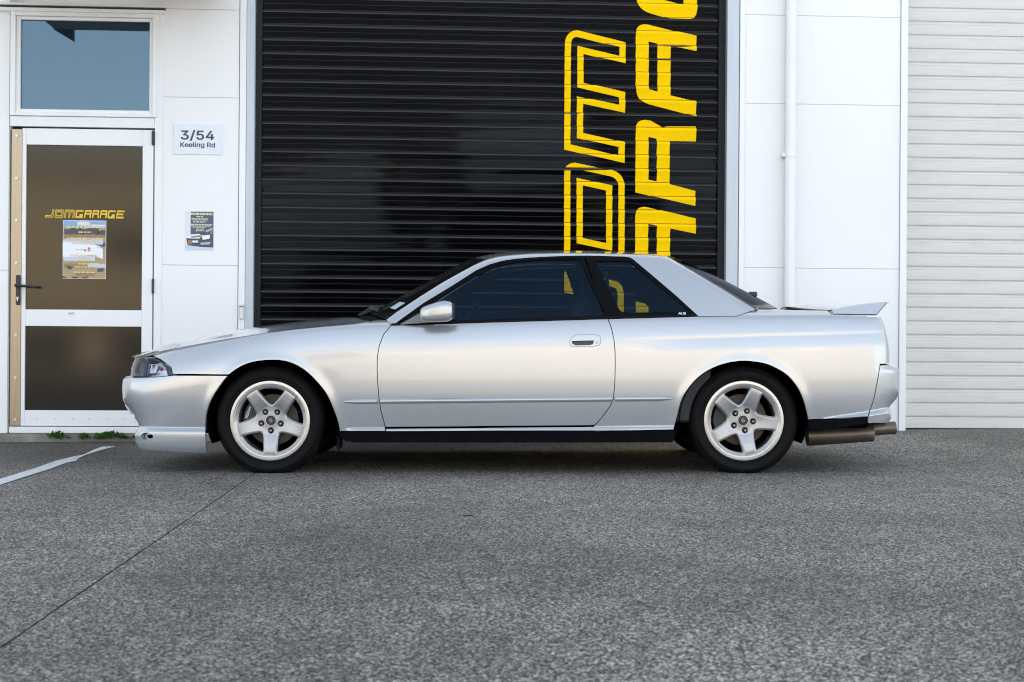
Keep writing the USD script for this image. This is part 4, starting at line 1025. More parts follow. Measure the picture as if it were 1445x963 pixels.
WIN_OUT = [(553.5, 459.6), (597, 428.2), (638.4, 403.1), (672.4, 381.4), (690, 373.6), (708.4, 368.2), (727, 365.4), (748, 363.6), (784, 361.8), (820, 361.0), (856, 361.7), (880, 362.4), (888, 363.4), (893.5, 366.2), (916, 385), (952, 415.6), (985, 445.8), (880, 449.3), (858, 450.0), (700, 454.4), (640, 456.4)]
GLASS_D = [(562, 456.6), (606, 430.0), (640, 409.2), (672, 390.2), (694, 379.2), (712, 373.6), (730, 370.2), (766, 367.2), (817, 366.6), (853.0, 445.6), (760, 448.6), (640, 452.4)]
GLASS_Q = [(840.5, 369.6), (884, 369.2), (890, 371), (971.0, 438.8), (968, 440.4), (882, 441.4), (876, 439.5), (872.5, 434.5)]
frame_px = E_PX + [(1066, 437.0), (1040, 446.0), (985.5, 446.4)] + WIN_OUT[::-1][4:] + [(552.5, 459.6)]
pillar = px_poly(inv_g, frame_px, 2.0)
win_out, gd, gq = px_poly(inv_g, WIN_OUT), px_poly(inv_g, GLASS_D), px_poly(inv_g, GLASS_Q)
gp_ = lambda poly, **k: outward(surf_panel(green, poly, 0.010, 0.007, **k), (0.2, 0, 0.9))
roof_sides = gp_(pillar, flange=0.012)
# window trim split between door and quarter along the seam
split = px_poly(inv_g, [(819.5, 350), (858.2, 460), (1100, 460), (1100, 350)])
trim_d = win_out.difference(gd).difference(split); trim_q = win_out.difference(gq).intersection(split.buffer(-0.004))
both('window_trim', gp_(trim_d.buffer(-0.0008), flange=0.010, lift=0.0005), M['trim_black'], doors)
both('window_trim', gp_(trim_q.buffer(-0.0008), flange=0.010, lift=0.0015), M['trim_black'], qp)
wd = both('window_glass', gp_(gd.buffer(0.004), flange=0.0, lift=-0.005), M['side_glass'], doors)
wq = both('window_glass', gp_(gq.buffer(0.004), flange=0.0, lift=-0.003), M['side_glass'], qp)
seal = inv_g(dens([(552.8, 459.2), (597, 428.0), (638.4, 402.9), (672.4, 381.2), (690, 373.4), (708.4, 368.0), (727, 365.2), (748, 363.4), (784, 361.6), (820, 360.8)], 4, False))
def strip_on(fn, line, w, lift):
    return LineString(line).buffer(w, cap_style=2)
both('window_seal', gp_(LineString(seal - [0, 0.010]).buffer(0.0035, cap_style=2), flange=0.004, lift=0.004), M['rubber'], doors)
both('inner_pillar', gp_(LineString(inv_g(dens([(822, 360), (860, 455)], 4, False))).buffer(0.045, cap_style=2), flange=0.03, lift=-0.030), M['liner'], qp)
both('pillar_seal', gp_(LineString(inv_g(dens([(820.2, 362), (857.4, 448.8)], 4, False))).buffer(0.0028, cap_style=2), flange=0.004, lift=0.003), M['rubber'], doors)
# belt seal: fills the ledge between door skin and glass
def belt_strip(px):
    a = skirt(inv_skirt(dens(px, 6, False))) ; q = inv_g(dens([(x, y - 3.2) for x, y in px], 6, False)); g_ = green(q)
    m_ = (a + g_) / 2 + np.array([0, 0.0015, 0.003])
    V = np.stack([a - [0, 0.001, 0.004], a + [0, 0, 0.001], m_, g_ + [0, 0.0035, 0], g_ - [0, 0.003, 0]], 1)
    n_, r_ = V.shape[:2]
    i, j = np.meshgrid(np.arange(n_ - 1), np.arange(r_ - 1), indexing='ij'); k = (i * r_ + j).ravel()
    f = np.vstack([np.stack([k, k + r_, k + r_ + 1], 1), np.stack([k, k + r_ + 1, k + 1], 1)])
    v = V.reshape(-1, 3); _, _, n = meshkit.arrays((v, f), True)
    if np.median(n[:, 2]) < 0: n = -n
    return v, f, n
both('belt_seal', belt_strip(BELT), M['rubber'], doors)
both('belt_seal', belt_strip([(858.4, 450.2), (983, 446.6)]), M['rubber'], qp)

# --- surfaces that span the car: bonnet, windscreen, roof, rear window, boot lid
def resample(c, n):
    s = np.concatenate([[0], np.cumsum(np.linalg.norm(np.diff(c, axis=0), axis=1))]); s /= s[-1]
    u = np.linspace(0, 1, n)
    return np.stack([np.interp(u, s, c[:, k]) for k in range(3)], 1)
def smooth_curve(c, n):
    s = np.concatenate([[0], np.cumsum(np.linalg.norm(np.diff(c, axis=0), axis=1))]); s /= s[-1]
    return PchipInterpolator(s, c)(np.linspace(0, 1, n))
WV = np.concatenate([-np.linspace(1, 0, 41)[:-1] ** 0.8, np.linspace(0, 1, 41) ** 0.8])
def span(edge, centre, prof_x, prof_z, w=WV, n=80):
    """sheet from an edge curve to its mirror image; centre gives the middle line (x, z)"""
    E, C = smooth_curve(edge, n), smooth_curve(centre, n)
    gx_, gz_ = prof_x(np.abs(w)), prof_z(np.abs(w))
    V = np.stack([E[:, None, 0] + (C[:, 0] - E[:, 0])[:, None] * gx_, E[:, None, 1] * w[None], E[:, None, 2] + (C[:, 2] - E[:, 2])[:, None] * gz_], -1)
    return V
def grid_mesh(V):
    n_, r_ = V.shape[:2]
    i, j = np.meshgrid(np.arange(n_ - 1), np.arange(r_ - 1), indexing='ij'); k = (i * r_ + j).ravel()
    f = np.vstack([np.stack([k, k + r_, k + r_ + 1], 1), np.stack([k, k + r_ + 1, k + 1], 1)])
    v = V.reshape(-1, 3); _, _, n = meshkit.arrays((v, f), True)
    if np.median(n[:, 2]) < 0: n = -n
    return v, f, n
def flanged(V, depth=0.012):
    """adds a rim turned down all round"""
    v, f, n = grid_mesh(V); n_, r_ = V.shape[:2]
    idx = np.arange(n_ * r_).reshape(n_, r_)
    loop = np.concatenate([idx[0, :-1], idx[:-1, -1], idx[-1, :0:-1], idx[:0:-1, 0]])
    o, nn = v[loop], n[loop]; i_ = o - nn * depth
    tn = np.roll(o, -1, 0) - np.roll(o, 1, 0); fn_ = np.cross(tn, nn); fn_ /= np.linalg.norm(fn_, axis=1, keepdims=True) + 1e-12
    c = o.mean(0)
    if np.median(((o - c) * fn_).sum(1)) < 0: fn_ = -fn_
    m = len(loop); j = np.arange(m); jn = (j + 1) % m
    return join((v, f, n), (np.vstack([o, i_]), np.vstack([np.stack([j, j + m, jn + m], 1), np.stack([j, jn + m, jn], 1)]), np.vstack([fn_, fn_])))
def centre_px(pts, b):
    return np.array([(*[wpx(a, c, YC - b)[0]], 0.0, wpx(a, c, YC - b)[1]) for a, c in pts])
# bonnet
he = skirt(inv_skirt(dens(HOOD_E, 3, False)))
from scipy.ndimage import gaussian_filter1d
he = resample(he, 140); he = np.column_stack([gaussian_filter1d(he[:, k], 7, mode='nearest') * 1.0 for k in range(3)])
he[:, 1] -= 0.0045; he[:, 2] += 0.001
hc = centre_px([(188, 503), (205, 497.2), (222, 492.4), (249, 483.0), (293.5, 473.0), (342, 464.8), (376, 460.0), (412, 455.0), (448, 450.9), (478, 447.9), (492, 447.0)], 0.20)
hc[:, 0] -= np.linspace(0.03, 0.02, len(hc))
hood_pz = lambda a: 0.80 * (1 - a ** 2.2) + 0.20 * sstep(0.93, 0.66, a)
HV = span(he, hc, lambda a: 1 - a ** 2, hood_pz)
hood = emit('bonnet', to_car(flanged(HV)), M['paint'])
# windscreen
E3 = green(inv_g(np.array(E_PX)))
ws_e = np.vstack([E3[:7]]); ws_e[:, 1] -= 0.002
ws_c = centre_px([(520, 443.4), (545, 428.2), (569, 414.2), (610.7, 391.6), (645.3, 372.9), (661.5, 365.0)], 0.22)
WSV = span(ws_e, ws_c, lambda a: 1 - a ** 2.2, lambda a: 1 - a ** 2.2)
ws = emit('windscreen', to_car(grid_mesh(WSV)), M['screen_glass'])
def band(V, w0, w1, lift):
    """a strip of a spanning sheet between two widths, lifted off it"""
    k = (WV >= w0 - 1e-9) & (WV <= w1 + 1e-9)
    v, f, n = grid_mesh(V); n = n.reshape(V.shape)
    return grid_mesh(V[:, k] + n[:, k] * lift)
emit('screen_border', to_car(join(band(WSV, 0.955, 1.0, 0.0015), band(WSV, -1.0, -0.955, 0.0015), grid_mesh(WSV[:7] + [0, 0, 0.002]), grid_mesh(WSV[-4:] + [0, 0, 0.002]))), M['trim_black'], ws)
# roof
rf_e = E3[6:15].copy()
rf_c = centre_px([(659, 366.6), (676, 361.0), (712, 356.2), (748, 354.3), (793, 353.4), (838, 354.6), (880, 355.8), (912.4, 357.6), (938, 360.6), (944, 362.4)], 0.20)
RV = span(rf_e, rf_c, lambda a: 1 - a ** 2, lambda a: 1 - a ** 2.3)
roof = emit('roof', join(to_car(grid_mesh(RV)), to_car(roof_sides), to_car(roof_sides, True)), M['paint'])
# rear window
rw_e = E3[14:].copy(); rw_e[:, 1] -= 0.002
rw_c = centre_px([(945, 362.8), (962.8, 367.6), (1006, 386.2), (1042, 404.0), (1074, 420.6), (1101, 435.6)], 0.22)
RWV = span(rw_e, rw_c, lambda a: 1 - a ** 2.2, lambda a: 1 - a ** 2.2)
rw = emit('rear_window', to_car(grid_mesh(RWV)), M['rear_glass'])
emit('screen_border', to_car(join(band(RWV, 0.94, 1.0, 0.0015), band(RWV, -1.0, -0.94, 0.0015), grid_mesh(RWV[:6] + [0, 0, 0.002]), grid_mesh(RWV[-6:] + [0, 0, 0.002]))), M['trim_black'], rw)
# boot lid
DE = [(1066.5, 437.2), (1085, 437.3), (1110, 437.5), (1167, 438.7), (1174, 444.2), (1200, 445.2), (1222, 446.4)]
de = skirt(inv_skirt(dens(DE, 4, False))); de[:, 1] -= 0.0045
de[0] = (de[0, 0], E3[-1, 1], de[0, 2])
dc = de.copy(); dc[:, 2] += 0.005; dc[:, 0] += np.linspace(0.13, 0.075, len(dc))
dc[-1, 2] = de[-1, 2] + 0.004
DV = span(de, dc, lambda a: 1 - a ** 2, lambda a: 1 - a ** 2.5)
boot = emit('boot_lid', to_car(flanged(DV)), M['paint'])
# boot lid's rear edge down to the tail panel
tq = np.linspace(q_tail - 0.30, PT[-1], 50)
low_e = skirt(np.stack([tq, np.full(50, 0.842)], 1)); 
up = DV[-1][WV >= 0][::-1]; up = resample(up, 50)
def ruled(a, b, n=8, bulge=0.0):
    t = np.linspace(0, 1, n)[None, :, None]
    V = a[:, None] * (1 - t) + b[:, None] * t
    V[..., 0] += bulge * np.sin(np.pi * t[..., 0])
    return V
V_ = ruled(up, low_e, 8, 0.010)
v, f, n = grid_mesh(V_)
if np.median(n[:, 0]) < 0: n = -n
one('boot_face', (v, f, n), M['paint'], boot)
# scuttle panel between bonnet and windscreen, wipers
SCV = ruled(HV[-1] + [0.004, 0, -0.012], WSV[0] + [0, 0, -0.004], 6)
scut = emit('scuttle_panel', to_car(grid_mesh(SCV)), M['rubber'])
for s0, s1 in (((-0.52), 0.10), (0.10, 0.62)):
    i0 = [int(np.argmin(abs(WV - s))) for s in np.linspace(s0, s1, 14)]
    pts_ = np.array([WSV[3 + (k > 3), i] for k, i in enumerate(i0)]) * [1, -1, 1] + [-0.006, 0, 0.010]
    obj('wiper', cat(tube(pts_, 0.006, 8), tube([pts_[2] + [-0.015, 0, 0.014], pts_[7] + [-0.012, 0, 0.02], (SCV[i0[9], 2, 0], -SCV[i0[9], 2, 1], SCV[i0[9], 2, 2] + 0.012)], 0.006, 8), bx(pts_[7, 0] - 0.03, pts_[7, 0] + 0.01, pts_[7, 1] - 0.02, pts_[7, 1] + 0.02, pts_[7, 2] - 0.005, pts_[7, 2] + 0.018, 0.004)), M['black_metal'], scut)
# registration labels behind the windscreen corner
k0 = int(np.argmin(abs(WV - 0.80))); k1 = int(np.argmin(abs(WV - 0.93)))
r0, r1 = 10, 19
st_v, st_f, st_n = grid_mesh(WSV[r0:r1, k0:k1 + 1] + [-0.003, 0, 0.004])
emit('screen_label', to_car((st_v, st_f, st_n)), M['sticker'], ws)
# wiper of the rear window
q = RWV[62, int(np.argmin(abs(WV - 0.25)))]
obj('rear_wiper', cat(bx(q[0] - 0.035, q[0] + 0.015, -q[1] - 0.02, -q[1] + 0.02, q[2] - 0.004, q[2] + 0.026, 0.006), tube([(q[0], -q[1], q[2] + 0.016), (q[0] - 0.02, -q[1] + 0.4, q[2] + 0.028)], 0.006, 8)), M['black_metal'], rw)

# --- headlamps
lamp_px = [(243.3, 529.4), (240.6, 519.0), (226.0, 508.4), (214.0, 504.2), (200, 504.0)]
lq = inv_skirt(dens(lamp_px, 1.5, False))
lq2 = inv_skirt(dens([(196, 531.0), (222, 531.2), (243.3, 529.6)], 1.5, False))
lampp = Polygon(np.vstack([lq, [[tt(0.36), 0.640], [tt(0.36), 0.536]], lq2])).buffer(0)
both('headlamp', sk(lampp, flange=0.02, lift=-0.003), M['lens'])
both('lamp_housing', sk(lampp.buffer(0.002), flange=0.0, lift=-0.050), M['lamp_silver'])
def lamp_piece(name, pxs, mat, lift, fl=0.010):
    g = px_poly(inv_skirt, pxs, 1.0).intersection(lampp.buffer(-0.003))
    if not g.is_empty: both(name, sk(g, flange=fl, lift=lift), M[mat])
lamp_piece('lamp_rim', [(240.5, 519), (243.5, 530), (236, 530), (233, 519), (226, 511), (214, 506), (214, 503), (228, 507)], 'lamp_dark', -0.006)
lamp_piece('lamp_divider', [(203.5, 503), (208, 503), (203, 531), (199, 531)], 'lamp_dark', -0.014)
lamp_piece('reflector', [(194, 505), (203, 504), (198.5, 531), (190, 531)], 'chrome', -0.022)
lamp_piece('reflector', [(209, 512), (219, 513), (214, 529), (205, 530)], 'chrome', -0.030)
lamp_piece('reflector', [(207, 525.5), (238, 525.0), (240, 530), (206, 531)], 'chrome', -0.016)
lamp_piece('reflector', [(222, 519), (233, 522), (232, 525), (218, 524)], 'chrome', -0.026)
lamp_piece('bulb', [(219.5, 517.5), (223, 516.5), (226.5, 518), (226, 521), (222, 522), (219, 520.5)], 'lamp_red', -0.018)
front_r = shapely.box(tt(0.42), 0.546, tt(0.58), 0.628).intersection(lampp.buffer(-0.006))
both('reflector', sk(front_r, flange=0.012, lift=-0.045), M['chrome'])
gr = one('grille', sk(shapely.box(0.0, 0.538, tt(0.355), 0.636), flange=0.0, lift=-0.02), M['liner'])
for z0 in (0.548, 0.572, 0.596, 0.620):
    one('grille_bar', sk(shapely.box(0.0, z0, tt(0.35), z0 + 0.008), flange=0.012, lift=-0.006), M['trim_black'], gr)
# number plate on the bumper nose and the bumper's small intake fins
pn = skirt(np.array([[0.02, 0.47]]))[0]
obj('number_plate', bx(pn[0] - 0.016, pn[0] - 0.011, -0.18, 0.18, 0.385, 0.490, 0.002), M['white_plate'], fb)
for zc_, bb in ((0.335, 0.47), (0.268, 0.52)):
    tq2 = tt(bb)
    both('intake_fin', sk(Polygon([(tq2 - 0.02, zc_ + 0.03), (tq2 + 0.055, zc_ - 0.018), (tq2 - 0.01, zc_ - 0.022)]), flange=0.03, lift=0.012), M['paint'], (fb, fb))

# --- door handle
hc_px = [(803.5, 483.0), (805.5, 478.5), (810, 474.6), (816, 472.6), (840, 472.4), (846, 474), (847.6, 478), (847.6, 484), (845, 487.4), (838, 488.8), (810, 489.6), (806, 488.4)]
hout = px_poly(inv_skirt, hc_px, 1.0); hin = px_poly(inv_skirt, [(806.6, 481.6), (838.0, 480.6), (836.6, 486.2), (832, 487.4), (812, 487.8), (808, 485.8)], 1.0)
ho = both('door_handle', sk(hout.buffer(-0.001).difference(hin), flange=0.006, lift=0.004), M['paint'], doors)
both('handle_recess', sk(hin.buffer(0.003), flange=0.0, lift=-0.012), M['lamp_dark'], ho)
both('handle_gap', sk(hout.buffer(0.0012).difference(hout.buffer(-0.0008)), flange=0.0, lift=0.0010), M['lamp_dark'], ho)
kq = inv_skirt(np.array([(842.2, 483.4)]))[0]
both('key_lock', sk(Point(kq[0], kq[1]).buffer(0.0085).difference(Point(kq[0], kq[1]).buffer(0.0045)), flange=0.004, lift=0.006), M['nut'], ho)
# --- mirror: a rounded shell on a triangular base
def blob_hull(pts, rads, refine=0.012):
    import manifold3d as m3
    ms = []
    for p, r_ in zip(pts, rads):
        s = trimesh.creation.icosphere(3, r_); s.apply_translation(p); ms.append(s.vertices)
    return trimesh.convex.convex_hull(np.vstack(ms))
def mpx(px, py, b):
    x, z = wpx(px, py, YC - b); return np.array([x, -b, z])
def mirror_parts(par, flip):
    b0, b1 = 0.855, 0.985
    ic = trimesh.creation.icosphere(5, 1.0); v_ = ic.vertices
    nrm_ = (np.abs(v_) ** 3.8).sum(1) ** (1 / 3.8); v_ = v_ / nrm_[:, None]
    cx_, cz_ = wpx(617.0, 440.2, YC - 0.92)
    tx_ = (v_[:, 0] + 1) / 2                       # 0 at the nose of the shell, 1 at its glass end
    hx_, hy_, hz_ = 0.092, 0.076, 0.0585
    sc_ = 0.76 + 0.24 * sstep(0.0, 0.75, tx_)
    vv_ = np.stack([cx_ + v_[:, 0] * hx_, -(0.922 + v_[:, 1] * hy_ * (0.80 + 0.20 * sc_)), cz_ + v_[:, 2] * hz_ * sc_ - 0.013 * (1 - sstep(0.0, 0.8, tx_)) + 0.004 * tx_], 1)
    m_ = trimesh.Trimesh(vv_, ic.faces[:, ::-1], process=False)
    base = trimesh.convex.convex_hull(np.array([mpx(562.5, 459.0, 0.80), mpx(592, 441.0, 0.78), mpx(612, 456.8, 0.79), mpx(612, 446, 0.775), mpx(592, 443.0, 0.86), mpx(610, 454.6, 0.87), mpx(576, 456.6, 0.822), mpx(598, 456.0, 0.85), mpx(564, 458.6, 0.806)]))
    glass = bx(0, 0.003, -0.055, 0.055, -0.042, 0.042, 0.001)
    glass.apply_translation([cx_ + hx_ - 0.001, -0.922, cz_ + 0.004])
    if flip:
        for g in (m_, glass):
            g.apply_translation([-0.08, 0, 0])
        for g in (m_, base, glass):
            g.apply_scale([1, -1, 1]); g.invert()
    mr = obj('wing_mirror', m_, M['paint'], par, smooth=True)
    obj('mirror_base', base, M['paint'], mr, smooth=20)
    obj('mirror_glass', glass, M['window_dark'], mr)
mirror_parts(dn, False); mirror_parts(df, True)

# --- rear wing: raised blade with folded down ends
def wing():
    bs = np.concatenate([np.linspace(0, 0.50, 9), [0.56, 0.60, 0.625, 0.645]])
    le0 = wpx(1120, 432.6, YC - 0.25); le1 = wpx(1174.5, 437.5, YC - 0.62)
    te0 = wpx(1250.5, 426.2, YC - 0.35); te1 = wpx(1253.6, 426.9, YC - 0.64)
    secs = []
    for b_ in bs:
        t = sstep(0.0, 0.62, b_); k = (b_ / 0.645) ** 2
        lx = le0[0] + (le1[0] - le0[0]) * sstep(0.15, 0.64, b_); lz = le0[1] + 0.004 + (le1[1] - le0[1] - 0.004) * t
        tx = te0[0] + 0.055 * (1 - k) + (te1[0] - te0[0]) * k; tz = te0[1] + (te1[1] - te0[1]) * k
        u = np.linspace(0, 1, 13)
        top = np.stack([lx + (tx - lx) * u, np.full(13, b_), lz + (tz - lz) * u + 0.010 * np.sin(np.pi * u ** 0.7)], 1)
        th = 0.003 + 0.012 * np.sin(np.pi * np.clip(u, 0.03, 0.97) ** 0.6)
        bot = top - np.stack([0 * u, 0 * u, th], 1)
        secs.append(np.vstack([top, bot[::-1]]))
    sx = np.array(secs); sx = np.concatenate([sx[:0:-1] * [1, -1, 1], sx], 0)
    n_, r_ = sx.shape[:2]; f = []
    for i in range(n_ - 1):
        for j in range(r_):
            a, b_ = i * r_ + j, i * r_ + (j + 1) % r_
            f += [[a, a + r_, b_ + r_], [a, b_ + r_, b_]]
    for j in range(1, r_ - 1):
        f += [[0, j, j + 1], [(n_ - 1) * r_, (n_ - 1) * r_ + j + 1, (n_ - 1) * r_ + j]]
    v = sx.reshape(-1, 3) * [1, -1, 1]
    return trimesh.Trimesh(v, f, process=False)
wg_m = wing(); trimesh.repair.fix_normals(wg_m)
wg = obj('rear_wing', wg_m, M['paint'], car, smooth=40)
END = [(1171.8, 444.8), (1172.6, 439.6), (1174.5, 436.4), (1192, 432.8), (1211, 429.6), (1228, 427.6), (1244, 426.5), (1253.6, 426.6), (1236, 445.4)]
for s_ in (1, -1):
    pe = np.array([wpx(a, c, YC - 0.655) for a, c in END]); pe[:, 0] = pe[:, 0]
    e_ = prism(Polygon(pe), -0.014, 0.014)
    pi_ = Polygon(pe).buffer(-0.007)
    top_ = np.array(Polygon(pe).exterior.coords)[:-1]
    inn = np.array(pi_.exterior.coords)[:-1]
    hull = trimesh.convex.convex_hull(np.vstack([np.column_stack([top_[:, 0], np.full(len(top_), 0.0), top_[:, 1]]), np.column_stack([top_[:, 0], np.full(len(top_), 0.030), top_[:, 1]]), np.column_stack([inn[:, 0], np.full(len(inn), -0.012), inn[:, 1]])]))
    hull.vertices[:, 1] += (hull.vertices[:, 2] - pe[:, 1].mean()) * 0.30
    hull.apply_translation([0, -0.655, 0])
    if s_ < 0: hull.apply_scale([1, -1, 1]); hull.invert()
    obj('wing_end', hull, M['paint'], wg, smooth=25)

# --- wheels
def wheel_meshes():
    out = {}
    # spokes: a star cut out of a disc, dished, its edges rounded
    disc = Point(0, 0).buffer(0.1865, 90); win = Point(0, 0).buffer(0.179, 90).difference(Point(0, 0).buffer(0.070, 40))
    for k in range(5):
        a = math.radians(72 * k)
        sp = Polygon([(0, -0.050), (0.075, -0.0455), (0.11, -0.0400), (0.19, -0.0365), (0.19, 0.0365), (0.11, 0.0400), (0.075, 0.0455), (0, 0.050)])
        win = win.difference(affinity.rotate(sp, 72 * k, origin=(0, 0)))
    win = win.buffer(-0.006).buffer(0.006).intersection(win); win = win.buffer(-0.021, join_style=1).buffer(0.021, join_style=1).union(win.difference(Point(0, 0).buffer(0.135, 60)).buffer(-0.005).buffer(0.005)).buffer(-0.004).buffer(0.004)
    holes = [Point(0.0565 * math.cos(math.radians(72 * k)), 0.0565 * math.sin(math.radians(72 * k))).buffer(0.0145, 10) for k in range(5)]
    star = disc.difference(win)
    hl = shapely.union_all(holes)
    st_ = star.difference(hl).difference(Point(0, 0).buffer(0.030, 20))
    edge = win.boundary
    def fn(q):
        r = np.hypot(q[:, 0], q[:, 1])
        d = shapely.distance(shapely.points(q), edge)
        dh = shapely.distance(shapely.points(q), hl)
        base = PchipInterpolator([0, 0.030, 0.05, 0.075, 0.10, 0.14, 0.175, 0.187], [-0.034, -0.034, -0.0345, -0.0330, -0.0250, -0.0150, -0.0115, -0.0125])(np.clip(r, 0, 0.1868))
        bev = 0.013 * (1 - np.sqrt(1 - np.clip(1 - d / 0.013, 0, 1) ** 2))
        bh = 0.004 * np.clip(1 - dh / 0.005, 0, 1) ** 2
        return np.stack([q[:, 0], base - bev - bh, q[:, 1]], 1)
    v, f, n = surf_panel(fn, st_, 0.0023, 0.0023, flange=0, bstep=0.7)
    w_ = np.median(n[:, 1]) < 0
    n = -n if w_ else n
    star_m = (v, f, n)
    # walls of the windows and holes going back
    VV, FF, NN, k0 = [], [], [], 0
    for ring, depth in [(r_, 0.045) for g in getattr(win, 'geoms', [win]) for r_ in [g.exterior]] + [(h.exterior, 0.018) for h in holes]:
        c = np.array(ring.segmentize(0.004).coords)[:-1]; m = len(c)
        o = fn(c); i_ = o - [0, depth, 0]
        cen = c.mean(0); nrm = np.column_stack([cen[0] - c[:, 0], np.zeros(m), cen[1] - c[:, 1]]); 
        tn = np.roll(c, -1, 0) - np.roll(c, 1, 0); nrm = np.column_stack([tn[:, 1], np.zeros(m), -tn[:, 0]]); nrm /= np.linalg.norm(nrm, axis=1, keepdims=True)
        if np.median((nrm[:, [0, 2]] * (cen - c)).sum(1)) < 0: nrm = -nrm
        VV.append(np.vstack([o, i_])); NN.append(np.vstack([nrm, nrm])); j = np.arange(m); jn = (j + 1) % m
        FF.append(np.vstack([np.stack([j, j + m, jn + m], 1), np.stack([j, jn + m, jn], 1)]) + k0); k0 += 2 * m
    out['star'] = join(star_m, (np.vstack(VV), np.vstack(FF), np.vstack(NN)))
    out['lip'] = lathe([(0.2215, -0.020), (0.2215, -0.004), (0.2195, 0.0005), (0.2165, 0.002), (0.2045, 0.002), (0.2032, 0.0008), (0.2020, -0.0060), (0.1980, -0.0065), (0.1965, -0.0035), (0.1890, -0.0115), (0.1850, -0.0150), (0.1830, -0.024), (0.181, -0.060), (0.182, -0.16), (0.215, -0.185)], 120)
    tyre_p = [(0.2205, -0.010), (0.2235, 0.001), (0.2290, 0.0055), (0.2330, 0.0050), (0.2345, 0.0080), (0.2400, 0.0105), (0.2520, 0.0130), (0.2640, 0.0120), (0.2655, 0.0132), (0.2690, 0.0128), (0.2705, 0.0102), (0.2800, 0.0055), (0.2880, -0.001), (0.2945, -0.010), (0.2995, -0.022), (0.3025, -0.036), (0.3035, -0.050), (0.2965, -0.0505), (0.2965, -0.057), (0.3038, -0.0575), (0.304, -0.095), (0.2965, -0.0955), (0.2965, -0.104), (0.304, -0.1045), (0.3038, -0.143), (0.2965, -0.1435), (0.2965, -0.150), (0.3035, -0.1505), (0.301, -0.172), (0.29, -0.192), (0.26, -0.206), (0.225, -0.195)]
    ty = lathe(tyre_p, 160)
    v = ty.vertices.copy()
    zmin = -0.2885
    under = v[:, 2] < zmin
    over = np.clip(zmin - v[:, 2], 0, None)
    v[under, 2] = zmin
    bul = np.exp(-((v[:, 2] - zmin) / 0.035) ** 2) * np.exp(-(v[:, 0] / 0.11) ** 2) * 0.008
    v[:, 1] += np.where(v[:, 1] > -0.09, bul, -bul)
    out['tyre'] = trimesh.Trimesh(v, ty.faces, process=False)
    out['disc'] = cat(lathe([(0.062, -0.100), (0.142, -0.100), (0.142, -0.122), (0.062, -0.122), (0.062, -0.100)], 64), lathe([(0.0, -0.055), (0.060, -0.058), (0.066, -0.064), (0.066, -0.10)], 40))
    out['back'] = lathe([(0.0, -0.150), (0.183, -0.150)], 48)
    cal = Polygon([(0.155 * math.cos(a), 0.155 * math.sin(a)) for a in np.radians(np.linspace(128, 192, 14))] + [(0.095 * math.cos(a), 0.095 * math.sin(a)) for a in np.radians(np.linspace(188, 132, 12))]).buffer(0.006).buffer(-0.003)
    out['caliper'] = prism(cal, 0.065, 0.130)
    out['nuts'] = []
    for k in range(5):
        a = math.radians(72 * k); c = (0.0565 * math.cos(a), 0.0565 * math.sin(a))
        m_ = lathe([(0.0, -0.0230), (0.004, -0.0235), (0.0075, -0.026), (0.0090, -0.0295), (0.0098, -0.052)], 6)
        m_.apply_translation([c[0], 0, c[1]]); out['nuts'].append(m_)
    out['cup'] = []
    for k in range(5):
        m_ = lathe([(0.0, -0.050), (0.0145, -0.050)], 16); m_.apply_translation([0.0565 * math.cos(math.radians(72 * k)), 0, 0.0565 * math.sin(math.radians(72 * k))]); out['cup'].append(m_)
    out['cap'] = lathe([(0.0, -0.0285), (0.0265, -0.0290), (0.0275, -0.0300), (0.0275, -0.042)], 40)
    out['cap_ring'] = lathe([(0.0268, -0.0300), (0.0275, -0.0272), (0.0305, -0.0272), (0.0325, -0.0310), (0.0325, -0.042)], 40)
    # the emblem: a slanted S in a square set on its corner
    s_line = LineString([(0.0075, 0.0085), (-0.0065, 0.0085), (-0.0085, 0.0030), (0.0085, -0.0030), (0.0065, -0.0085), (-0.0075, -0.0085)]).buffer(0.0024, cap_style=2, join_style=2)
    s_ = affinity.skew(affinity.rotate(s_line, 18), 12)
    out['emblem'] = prism(s_, 0.0, 0.002)
    return out
WM = wheel_meshes()
def flipY(m): return trimesh.Trimesh(m.vertices * [1, -1, 1], m.faces[:, ::-1], process=False)
